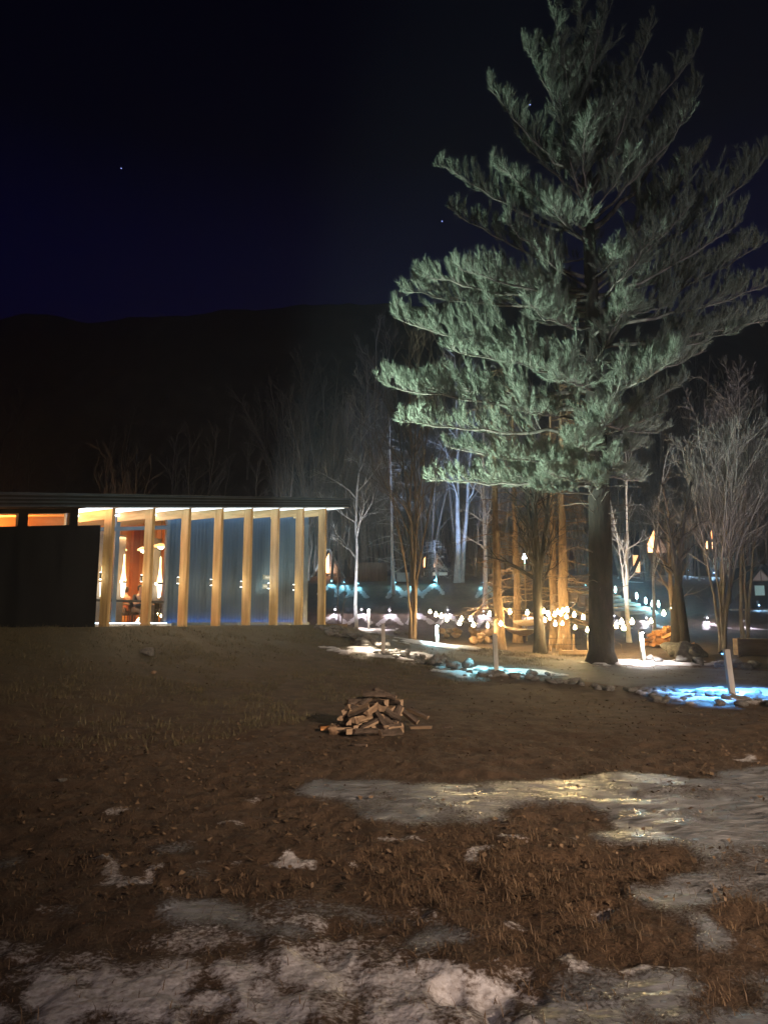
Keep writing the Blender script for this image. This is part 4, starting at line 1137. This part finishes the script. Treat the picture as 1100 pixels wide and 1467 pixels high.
lone_log(582, 1044, -.5, .55, 0, 1.0, 'pale split log leaning on the right side of the heap', lift=.20)
lone_log(598, 1038, -.35, .35, 2, .85, 'second pale split log leaning outward from the heap, farther right', lift=.17)
lone_log(603, 1048, .12, 0, 2, .75, 'split log flat on the grass at the right foot of the heap')
lone_log(515, 1070, -.1, 0, 3, .45, 'thin broken stick lying in front of the heap', lift=.02)
lone_log(640, 1043, .1, 0, 3, .35, 'short bark strip lying right of the heap', lift=.01)
wc = hit(957, 926, 14); wc = base_at(955, 925, 31)
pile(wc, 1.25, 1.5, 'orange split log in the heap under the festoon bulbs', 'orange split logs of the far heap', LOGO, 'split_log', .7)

# ------------------------------------------------------------------ festoon lights
BULB = MB().lathe([(.012, .10), (.022, .085), (.022, .05), (.035, .03), (.062, -.01), (.066, -.04), (.05, -.075), (.02, -.095)], 14).mesh('bulb')
BULB.materials.append(emit('festoon bulb', (1, .70, .31), FESTOON))
BULB.polygons.foreach_set('use_smooth', np.ones(len(BULB.polygons), bool))
def festoon(pts, label, k=1.0):
    P = [at(x, y, Y) for x, y, Y in pts]
    o = thing('string_lights', label, 'string lights', P[0])
    mb = MB()
    cab = []
    for i, (a, b) in enumerate(zip(P[:-1], P[1:])):
        for j in range(4):
            t = j/4; q = a*(1-t)+b*t; q.z += .10*k-.04*math.sin(PI*t); cab.append(q-P[0])
    cab.append(P[-1]-P[0]+Vector((0, 0, .10*k)))
    mb.tube(cab, .009, 5).build('cable', M['cable'], o)
    for p in P:
        c = bpy.data.objects.new('bulb', BULB); COL.objects.link(c); c.parent = o; c.location = p-P[0]; c.scale = (k*rs.uniform(.85, 1.1),)*3
    return o
def yy(a, b, n): return [a+(b-a)*i/(n-1) for i in range(n)]
def mk(l, a, b): return [(x, y, Y) for (x, y), Y in zip(l, yy(a, b, len(l)))]
festoon(mk([(616, 876), (624.5, 880), (632, 882), (661, 886), (674, 886), (701, 879), (712, 873), (730, 876), (755, 877)], 32.5, 28.5), 'upper string of warm bulbs from the brown bare tree to the conifer trunks')
festoon(mk([(640, 887), (658, 892), (678, 895), (698, 896), (717, 893)], 31.5, 28.0), 'lower string of warm bulbs swagging left of the hammocks')
festoon(mk([(779, 875), (785, 879), (794, 880), (799, 876), (803, 879), (806, 874), (812, 873), (822, 880), (835, 884), (849, 887)], 26.2, 24.5), 'upper string of warm bulbs across the conifer trunks to the big pine', .8)
festoon(mk([(780, 888), (787, 885), (795, 893), (805, 893), (811, 883), (823, 899), (841, 902)], 27.2, 25.0), 'lower string of warm bulbs before the conifer trunks', .8)
festoon(mk([(882, 896), (893, 899), (890, 890), (905, 890), (932, 889), (950, 878), (963, 870)], 24.5, 32), 'string of warm bulbs from the big pine to the crooked tree')

# ------------------------------------------------------------------ hammocks, timbers
def hammock(a, b, sag, wid, label):
    o = thing('hammock', label, 'hammock', a)
    n, k = 18, 8; v = []; f = []
    d = b-a; s = Vector((-d.y, d.x, 0)).normalized()
    for i in range(n+1):
        t = i/n; w = wid*(.12+.88*math.sin(PI*min(max(t*1.1-.05, 0), 1))**.6)
        for j in range(k+1):
            u = j/k-.5
            v.append(tuple(d*t+s*u*w+Vector((0, 0, -sag*4*t*(1-t)+abs(u)**1.5*w*.7+.015*math.sin(9*u+5*t)))))
    for i in range(n):
        for j in range(k): f.append((i*(k+1)+j, (i+1)*(k+1)+j, (i+1)*(k+1)+j+1, i*(k+1)+j+1))
    c = MB().add(v, f).build('canvas', M['canvas'], o, True)
    m = c.modifiers.new('thick', 'SOLIDIFY'); m.thickness = .01
    rp = MB()
    for e, sg in ((Vector((0, 0, 0)), -1), (d, 1)):
        rp.tube([e, e+d.normalized()*sg*.5+Vector((0, 0, .35))], .012, 5)
    rp.build('rope', M['timber'], o)
hammock(at(722, 897, 28), at(768, 902, 26.8), .28, .9, 'tan hammock slung low between conifer trunk and forked trunk, the nearer one')
hammock(at(738, 892, 31), at(772, 888, 29.5), .2, 1.0, 'tan hammock higher and farther back, partly behind the forked trunk')
def timber_box(p, rz, sx, sy, sz, label, name='timber_box', cat='box', m_='timber'):
    o = thing(name, label, cat, p, rz)
    n = max(1, int(round(sz/.16)))
    for i in range(n):
        MB().box(-sx/2, sx/2, -sy/2, sy/2, i*sz/n+.004, (i+1)*sz/n-.004).build('plank', M[m_], o, bevel=.01)
    for s in (-1, 1): MB().box(s*sx/2-.04, s*sx/2+.04, -sy/2-.05, -sy/2-.002, -.15, sz+.03).build('stake', M[m_], o)
    return o
p = base_at(479, 880, 40); timber_box(p, .1, 1.3, .5, .45, 'weathered timber planter box beyond the last timber post')
p = base_at(1088, 945, 25); timber_box(p, -.1, 1.5, .5, .55, 'brown timber retaining box at the foot of the grey bare tree')
p = base_at(832, 930, 25.5)
o = thing('log_edging', 'orange lit timber edging with one slanting upright board by the pine trunk', 'edging', p, -.12)
MB().box(-.75, .38, -.08, .08, 0, .14).build('rail', M['timber'], o, bevel=.02)
MB().prism([(.24, -.06, .10), (.42, -.06, .10), (.38, -.06, .42), (.20, -.06, .46)], (0, .12, 0)).build('upright_board', M['timber'], o)
for s in (-.7, -.2): MB().box(s-.05, s+.05, -.12, -.082, -.15, .2).build('stake', M['timber'], o)
p = base_at(783, 926, 28)
o = thing('wire_fence', 'low wire fence on stub posts around the warm lit conifers', 'fence', p, 0)
for x in (-.25, .12, .62, 1.0): MB().tube([(x, 0, -.2), (x+.01, 0, .62)], .05, 8).build('post', M['bark_spruce'], o, True)
for z in (.25, .48): MB().tube([(-.5, -.06, z), (0, -.065, z-.02), (.5, -.065, z+.01), (1.25, -.06, z)], .008, 5).build('wire', M['hood'], o)
p = base_at(534, 838, 58)
o = thing('board_fence', 'brown vertical board fence on the bank beyond the pavilion', 'fence', p, .05)
x = -1.15
wd = at(555, 820, 58).x-at(514, 820, 58).x; hh = at(534, 806, 58).z-p.z
x = -wd/2; kk = 0
while x < wd/2:
    MB().box(x, x+.135, -.02+.006*(kk % 2), .02+.006*(kk % 2), -.3, hh-.0*(kk % 3)).build('board', M['fence'], o); x += .15; kk += 1
for zz in (.3, hh-.3): MB().box(-wd/2, wd/2, .03, .08, zz, zz+.09).build('rail', M['fence'], o)
p = base_at(577, 842, 57)
o = thing('utility_cabinet', 'pale square cabinet standing beside the blue lit young tree', 'cabinet', p, .0)
s = 57/F
MB().box(-8.5*s, 8.5*s, -.25, .25, 0, 12*s).build('body', M['trim'], o, bevel=.02)
MB().box(-7*s, 7*s, -.27, -.252, 1*s, 11*s).build('door', M['trim'], o, bevel=.01)
MB().box(-9.3*s, 9.3*s, -.3, .3, 12*s+.002, 12.8*s).build('lid', M['trim'], o)
p = base_at(753.5, 893, 34)
o = thing('lantern_pole', 'thin pole with a pointed bright lantern behind the forked trunk', 'lamp post', p)
hp = at(753, 801, 34).z-p.z
MB().tube([(0, 0, -.2), (0, 0, hp)], .035, 8).build('pole', M['timber'], o)
MB().lathe([(.10, 0), (.11, .06), (.02, .26)], 10, (0, 0, hp)).build('lantern', emit('lantern glass', (.75, .95, 1), 14), o)
point('lantern_light', (0, -.05, hp-.12), 20, CYAN, .05, o)
o.children[1].parent = o

# ------------------------------------------------------------------ low path lights on the two terraces
def bank_light(px, py, toppy, col, e, label, group, wide=1.2):
    b = hit(px, py, 36)
    h = max(.5, at(px, toppy, b.y).z-b.z)
    o = thing('bank_light', label, 'path light', b, 0, group)
    MB().tube([(0, 0, -.25), (0, 0, h)], .032, 8).build('stake', M['hood'], o)
    MB().box(-.17, .17, -.02, .02, h*.62, h*.62+.05).build('crossbar', M['hood'], o)
    MB().lathe([(.11, 0), (.09, .03), (.02, .06)], 12, (0, 0, h-.01)).build('hood', M['hood'], o, True)
    MB().lathe([(.03, -.03), (.045, 0), (.03, .03)], 10, (0, -.10, h*.62)).build('bulb', emit('bank lamp', col, 6), o)
    point('bank_light_lamp', (0, -.13, h*.62), e, col, .03, o)
    q = random.Random(int(px*7)); wl = q.uniform(.6, 1.15)*wide; wr = q.uniform(.6, 1.15)*wide
    SNOW_GLOW_SPOTS.append((b.x, b.y, .34, .22, 1.0))
    for t in (.25, .45, .65, .85, 1.0):  # V arms of snow stand in for the lamp's light pattern on the bank
        SNOW_GLOW_SPOTS.append((b.x-.62*t*wl, b.y-1.25*t, .27-.10*t, .24, 1.0)); SNOW_GLOW_SPOTS.append((b.x+.62*t*wr, b.y-1.15*t, .27-.10*t, .24, 1.0))
LO = [(480, 882, 868), (518, 882, 868), (558, 882, 871), (595.5, 881, 869), (641, 882, 872), (692, 884, 871), (757, 886, 874), (879, 890, 878), (925, 893, 882), (1012, 893, 882), (1068, 900, 884)]
LT = ['behind the last timber post', 'behind the farthest lamp post', 'left of the brown bare tree', 'against the trunk of the brown bare tree', 'under the left end of the bulbs', 'under the middle of the left bulbs', 'behind the hammocks', 'just right of the big pine trunk', 'below the snowy steps', 'right of the orange log heap', 'behind the vase shaped tree']
for (px, py, tpy), s in zip(LO, LT):
    bank_light(px, py, tpy, (.95, .85, 1.0), 150, 'path light on the lower bank '+s, 'path lights on the lower bank')
UP = [(475, 839, 829), (493, 841, 830), (513, 843, 832), (566, 842, 830), (591, 842, 831), (622, 838, 829), (692, 842, 830), (838, 846, 834), (890, 826, 806), (897, 834, 820), (985, 826, 812), (1022, 828, 816), (1086, 876, 862), (1097, 868, 852)]
UT = ['behind the last timber post', 'below the pale edged gable', 'below the board fence', 'at the foot of the blue young tree', 'right of the pale cabinet', 'below the small bluish conifer', 'left of the warm conifers', 'left of the big pine trunk', 'left of the orange lit door', 'above the snowy steps', 'left below the far gable', 'right below the far gable', 'behind the vase shaped tree, lower', 'behind the vase shaped tree, higher']
for k, ((px, py, tpy), s) in enumerate(zip(UP, UT)):
    bank_light(px, py, tpy, (.22, .75, 1.0) if k < 10 else (.3, .6, 1.0), 120, 'cyan path light on the upper bank '+s, 'path lights on the upper bank', 1.35)

# ------------------------------------------------------------------ snowy steps with stake lamps
st = base_at(925, 888, 45)
o = thing('hillside_steps', 'wide snow covered steps climbing the bank past the pale trees', 'steps', st, .45)
for k in range(7):
    z0 = k*.26; y0 = k*.62
    MB().box(-2.0-k*.12, 1.2-k*.18, y0, y0+.75, z0-.6, z0+.12).build('step', M['timber'], o, bevel=.01)
    sm = MB(); nx, ny = 20, 4; v = []; f = []
    for i in range(nx+1):
        for j in range(ny+1):
            xx = -1.97-k*.12+(3.14-k*.06)*i/nx; yv = y0+.02+.6*j/ny
            e_ = min(i, nx-i, 2)/2*min(j+1, ny-j+1, 2)/2
            v.append((xx, yv, z0+.125+.06*e_*(.8+.5*math.sin(i*1.7+k*2+j))))
    for i in range(nx):
        for j in range(ny): f.append((i*(ny+1)+j, (i+1)*(ny+1)+j, (i+1)*(ny+1)+j+1, i*(ny+1)+j+1))
    sm.add(v, f).build('snow_cover', M['snow'], o, True)
SL = [(881, 845, 49), (895.5, 849, 48.4), (911.5, 854, 47.6), (924.5, 861, 46.8), (934, 867, 46), (943, 873, 45.2)]
for k, (px, py, Y) in enumerate(SL):
    p = at(px, py, Y); g = hz(p.x, Y)
    o = thing('stake_lamp', 'slim stake lamp by the snowy steps, ' + ('uppermost', 'second from the top', 'third from the top', 'third from the bottom', 'second from the bottom', 'lowest')[k]+' of the descending row', 'path light', (p.x, Y, g), 0, 'stake lamps along the steps')
    h = max(.5, p.z-g)
    MB().tube([(0, 0, -.2), (0, 0, h-.1)], .03, 8).build('stake', M['hood'], o)
    MB().lathe([(.03, -.18), (.06, -.12), (.08, 0), (.06, .12), (.015, .24)], 12, (0, 0, h)).build('lamp_glass', emit('stake lamp glass', (.85, 1, .85), 9), o, True)
    point('stake_lamp_light', (-.1, -.25, h-.1), 160, (.25, .75, 1), .05, o)

# ------------------------------------------------------------------ A-frame cabins
def cabin(apx, apy, Y, basepy, hw, rz, label, peak, lit_left=True, lower=None, door=None, trim='cabin_roof', prh=.45):
    """apex pixel, depth; peak = height of the lit peak window in px; hw = half width at the base in m"""
    ap = at(apx, apy, Y); g = hz(ap.x, Y+1.5)
    zb = min(g, at(apx, basepy, Y).z)
    o = thing('a_frame_cabin', label, 'cabin', (ap.x, Y, zb), rz, 'cabins on the hillside')
    Ht = ap.z-zb; s = Y/F; D = 4.5
    gable = [(-hw, 0, 0), (hw, 0, 0), (0, 0, Ht)]
    MB().prism(gable, (0, .12, 0)).build('gable_wall', M['cabin'], o)
    MB().prism([(-hw, D, 0), (hw, D, 0), (0, D, Ht)], (0, .12, 0)).build('gable_wall', M['cabin'], o)
    for sg in (-1, 1):
        n = Vector((sg*Ht, 0, hw)).normalized()*.16
        a = Vector((0, -.5, Ht+.02)); b = Vector((sg*hw*1.06, -.5, -.06*Ht))
        MB().prism([a, b, b+n, a+n+Vector((0, 0, .05))], (0, D+1, 0)).build('roof', M['cabin_roof'], o)
        q = a+Vector((0, -.04, 0)); r_ = b+Vector((0, -.04, 0))
        MB().prism([q, r_, r_+n*1.05, q+n*1.05], (0, .035, 0)).build('roof_trim', M[trim], o)
    ph = peak*s*1.4; pw = ph*hw/Ht*.92; z0 = Ht-ph-.12
    t0 = Ht-.16
    lm = emit('lit cabin window', (1, .28, .06), 5.5, vary=(1.3, (1, .62, .30), (1, 1, .7)))
    gm = emit('curtain lit from within', (.75, .55, .48), .13, (.35, .3, .27))
    fr_ = MB()
    w = .05
    fr_.box(-pw-.05, pw+.05, -.05, -.004, z0-.06, z0); fr_.box(-w/2, w/2, -.052, -.006, z0, t0-.08)
    for sg in (-1, 1): fr_.prism([(0, -.051, t0+.04), (sg*(pw+.05), -.051, z0), (sg*(pw-.02), -.051, z0), (0, -.051, t0-.05)], (0, .045, 0))
    f_ = fr_.build('peak_window', M['fence'], o)
    MB().prism([(-pw, -.02, z0+.004), (-w/2, -.02, z0+.004), (-w/2, -.02, t0-.10)], (0, .012, 0)).build('lit_pane' if lit_left else 'dim_pane', lm if lit_left else gm, f_)
    MB().prism([(pw, -.02, z0+.004), (w/2, -.02, z0+.004), (w/2, -.02, t0-.10)], (0, .012, 0)).build('dim_pane', gm, f_)
    if lit_left: point('cabin_lamp_light', (0, -.5, z0+.15), 40, (1, .6, .35), .1, o)
    for (x0, x1, ya, yb, kind) in (lower or []):
        xa = (x0-apx)*s; xb = (x1-apx)*s; za = at(apx, yb, Y).z-zb; zc = at(apx, ya, Y).z-zb
        wn = MB().box(xa-.06, xb+.06, -.06, -.005, za-.06, zc+.06).build('door' if kind == 'door' else 'window', M['cabin'], o)
        pm = emit('lit door glass', (1, .30, .05), 2.4, vary=(.9, (1, .75, .42), (1, 1, .6))) if kind == 'door' else emit('dim green lit glass', (.45, .8, .7), .22)
        MB().box(xa, xb, -.085, -.062, za, zc).build('pane', pm, wn)
    dk = MB().box(-hw*1.1, hw*1.1, -1.3, -.01, -.15, -.03).build('deck', M['fence'], o)
    for x in (-hw, 0, hw): MB().box(x-.06, x+.06, -1.25, -1.13, -2.2, -.152).build('deck_post', M['fence'], o)
    return o
cabin(472, 788, 60, 835, 1.45, -.12, 'low cabin with pale roof edge beyond the end of the pavilion', 22, trim='trim')
cabin(617, 780, 66, 840, 2.2, .05, 'cabin whose lit gable shows between the brown tree and the small bluish conifer', 22, lower=[(607, 640, 820, 838, 'win')])
cabin(936, 752, 64, 832, 2.5, .08, 'cabin with a tall orange lit door left of the crooked tree', 27, lower=[(902, 916, 796, 820, 'door'), (951, 959, 808, 819, 'win'), (966, 973, 808, 819, 'win')])
cabin(1020, 751, 66, 830, 2.5, -.04, 'farthest cabin with only its orange peak window lit, over the vase shaped tree', 24, lower=[(1009, 1018, 800, 816, 'win'), (1022, 1040, 799, 816, 'win')])
cabin(1088, 812, 48, 872, 2.2, -.1, 'dark cabin with one dim greenish window behind the large bare tree', 12, lit_left=False, lower=[(1078, 1091, 839, 853, 'win')])

# ------------------------------------------------------------------ ground (needs the snow drifts and glow arms of the lamps)
build_ground()

# ------------------------------------------------------------------ dead grass blades near the viewer
def grass():
    n = 150000
    y = 3.0+7.5*rng.random(n)**1.5
    x = rng.uniform(-.62, .62, n)*(y+1.2)
    ice, snow = near_masks(x, y)
    clump = fbm(x*3.5, y*3.5, 170, 3)
    keep = (ice < .5) & (snow < .3) & (clump+rng.uniform(-.5, .5, n) > -.05)
    few = rng.random(n) < .07
    keep |= few
    warm = np.exp(-(((x-1.0)/1.4)**2+((y-4.9)/1.0)**2))
    keep &= (rng.random(n) < .40+.6*warm)
    x, y, ice, snow = x[keep], y[keep], ice[keep], snow[keep]
    z = H(x, y)+near_height(x, y, ice, snow)-.008
    k = len(x)
    a = rng.uniform(0, 2*PI, k); L = rng.uniform(.025, .075, k)*(1+.5*np.exp(-(((x-1.0)/1.4)**2+((y-4.9)/1.0)**2)))
    le = rng.uniform(.2, 1.4, k)
    d = np.stack([np.cos(a)*np.sin(le), np.sin(a)*np.sin(le), np.cos(le)], 1)
    P = np.stack([x, y, z], 1)
    s = np.stack([-np.sin(a), np.cos(a), np.zeros(k)], 1)*rng.uniform(.0012, .0028, (k, 1))
    M1 = P+d*L[:, None]*.55; tip = P+d*L[:, None]+np.stack([np.cos(a), np.sin(a), np.full(k, -.6)], 1)*L[:, None]*.25
    V = np.stack([P-s, P+s, M1+s*.8, M1-s*.8, tip], 1).reshape(-1, 3)
    I = np.arange(k)[:, None]*5
    me = np_mesh('dead_grass', V, quads=I+np.array([[0, 1, 2, 3]]), tris=I+np.array([[3, 2, 4]]))
    gm = mat('dead grass blade', (.05, .030, .017), (.24, .155, .088), 4, .7, lo=.3, hi=.7)
    o = link('dead_grass', me, gm)
    tag(o, 'matted dead brown grass between the ice patches', 'grass', kind='stuff')
    print('blades', k)
grass()
def turf():      # tussocks on the slope below the pavilion
    n = 95000
    a = rng.uniform(-9, 12, n); b = rng.uniform(-9.5, -.5, n)
    x = PA.x+PD.x*a+PN.x*b; y = PA.y+PD.y*a+PN.y*b
    c = fbm(x*1.6, y*1.6, 180, 3)+rng.uniform(-.35, .35, n)
    k = (c > .05) & (y > 9.5)
    x, y = x[k], y[k]; k = len(x)
    z = H(x, y)-.01
    az = rng.uniform(0, 2*PI, k); L = rng.uniform(.05, .15, k); le = rng.uniform(.3, 1.4, k)
    d = np.stack([np.cos(az)*np.sin(le), np.sin(az)*np.sin(le), np.cos(le)], 1)
    P = np.stack([x, y, z], 1); s = np.stack([-np.sin(az), np.cos(az), np.zeros(k)], 1)*rng.uniform(.004, .009, (k, 1))
    V = np.stack([P-s, P+s, P+d*L[:, None]], 1).reshape(-1, 3)
    me = np_mesh('turf', V, tris=np.arange(3*k).reshape(-1, 3))
    tag(link('turf', me, mat('olive turf', (.05, .042, .02), (.20, .165, .09), 2.5, .8, lo=.3, hi=.7)), 'short olive turf on the slope in front of the pavilion', 'grass', kind='stuff')
turf()
def litter():      # fallen leaves and bits of bark on the lawn
    n = 16000
    y = 4.5+17*rng.random(n)**1.2; x = rng.uniform(-.7, .7, n)*(y+1.5)
    ice, snow = near_masks(x, y)
    k = (fbm(x*.9, y*.9, 210, 3)+rng.uniform(-.6, .6, n) > .0) & (rng.random(n) > ice*.93) & (rng.random(n) > snow*.85)
    x, y, ice, snow = x[k], y[k], ice[k], snow[k]; k = len(x)
    z = H(x, y)+near_height(x, y, ice, snow)+.006
    a = rng.uniform(0, 2*PI, k); L = rng.uniform(.008, .022, k)*(1+.06*y); w = L*rng.uniform(.3, .65, k)
    c, s = np.cos(a), np.sin(a)
    def pt(u, v, dz): return np.stack([x+c*u-s*v, y+s*u+c*v, z+dz], 1)
    up = rng.uniform(.0, .03, (4, k))
    V = np.stack([pt(-L, 0*L, up[0]), pt(0*L, -w, up[1]), pt(L, 0*L, up[2]), pt(0*L, w, up[3])], 1).reshape(-1, 3)
    me = np_mesh('leaf_litter', V, quads=np.arange(4*k).reshape(-1, 4))
    tag(link('leaf_litter', me, mat('dead leaf', (.045, .027, .015), (.24, .155, .09), 2.3, .7, lo=.3, hi=.72)), 'scattered brown leaves and bark bits on the lawn', 'leaves', kind='stuff')
litter()

# ------------------------------------------------------------------ night sky
w = bpy.data.worlds.new('World'); sc.world = w; w.use_nodes = True
nt = w.node_tree; bg = nt.nodes['Background']
tc = nt.nodes.new('ShaderNodeTexCoord'); sp = nt.nodes.new('ShaderNodeSeparateXYZ')
nt.links.new(tc.outputs['Generated'], sp.inputs[0])
rp_ = ramp(nt, sp.outputs['Z'], [(0, (.0003, .0003, .010)), (.38, (.0003, .0004, .016)), (.46, (.0005, .0005, .012)), (.56, (.0004, .0004, .003)), (1, (.0004, .0004, .001))])
nt.links.new(rp_.outputs[0], bg.inputs['Color']); bg.inputs['Strength'].default_value = 1.0
for (px, py, r, lab) in ((174, 241, .45, 'small bluish star high over the pavilion'), (633, 317, .5, 'bright blue star left of the pine top'), (759, 150, .5, 'blue star among the upper pine boughs'), (388, 357, .3, 'faint star low over the dark ridge'), (598, 411, .35, 'faint star just above the left pine boughs')):
    d = ray(px, py).normalized()
    o = MB().lathe([(.05*r, -r), (r*.8, -r*.5), (r, 0), (r*.8, r*.5), (.05*r, r)], 10).build('star', emit('starlight', (.30, .38, 1.0), 4.5), None, True)
    o.location = Vector((0, 0, EYE))+d*600; o.scale = (.75,)*3
    tag(o, lab, 'star')

# ------------------------------------------------------------------ unseen lamps behind and beside the viewer, pine floods, added tree fill spots
spot('yard_flood_lamp', (13, -11.0, 8.0), (2.8, 11.5, 0), FLOOD, (1, .76, .55), 44, 1.0, .15)
spot('house_lamp', (.6, -3.0, 2.8), (.9, 3.5, 0), HOUSE, (1, .82, .84), 58, 1.0, .3)
spot('tree_flood_lamp', TREE_L, (4.2, 22, 11), TREE_E, (.74, 1.0, .86), 78, .5, .15)
spot('tree_flood_lamp', (12, 6, .6), (8, 23, 13), TREE_E2, (.95, .92, 1.0), 50, .6, .15)

spot('tree_fill_light', (8.6, 18.5, .5), (11.3, 25, 7.5), UP1, (1, .92, .98), 62, .6, .1)  # unseen spots without fixtures, added to brighten the trees
spot('tree_fill_light', (-.9, 31, 1.0), (.2, 43, 9), UP2, (.85, .90, 1.0), 60, .6, .1)
spot('tree_fill_light', (4.0, 47, 3.0), (5.0, 56, 13), UP3, (.35, .55, 1.0), 55, .6, .1)

spot('tree_fill_light', (4.6, 31.5, .9), (3.5, 44, 11), UP4, (1, .78, .55), 70, .6, .1)
spot('tree_fill_light', (-7, 52, 4.0), (-11, 84, 20), UP5, (.75, .85, 1.0), 60, .7, .1)

spot('tree_fill_light', (8.6, 30, .9), (10.6, 35.5, 6.5), UP6, (1, .95, .95), 60, .6, .1)

spot('tree_fill_light', (-16.6, 41, 2.0), (-15.7, 45, 9), 700, (1, .72, .5), 70, .6, .1)

# ------------------------------------------------------------------ air
if HAZE > 0:
    hb = MB().box(-325, 325, -45, 275, -8, 92).build('haze', None)
    m = bpy.data.materials.new('night air'); m.use_nodes = True
    t = m.node_tree; t.nodes.remove(t.nodes['Principled BSDF'])
    v = t.nodes.new('ShaderNodeVolumePrincipled'); v.inputs['Color'].default_value = (.78, .86, 1, 1); v.inputs['Density'].default_value = HAZE; v.inputs['Anisotropy'].default_value = .68
    t.links.new(v.outputs[0], t.nodes['Material Output'].inputs['Volume'])
    hb.data.materials.append(m); tag(hb, kind='stuff')

sc.view_settings.view_transform = 'Standard'
sc.view_settings.look = 'None'
sc.view_settings.exposure = 0
sc.view_settings.gamma = 1
c = sc.cycles
c.use_denoising = True
try: c.denoiser = 'OPENIMAGEDENOISE'
except Exception: pass
c.use_light_tree = True
c.max_bounces = 5; c.diffuse_bounces = 2; c.glossy_bounces = 2; c.transmission_bounces = 4; c.transparent_max_bounces = 8; c.volume_bounces = 0
c.caustics_reflective = False; c.caustics_refractive = False
c.sample_clamp_indirect = 4
c.sample_clamp_direct = 0
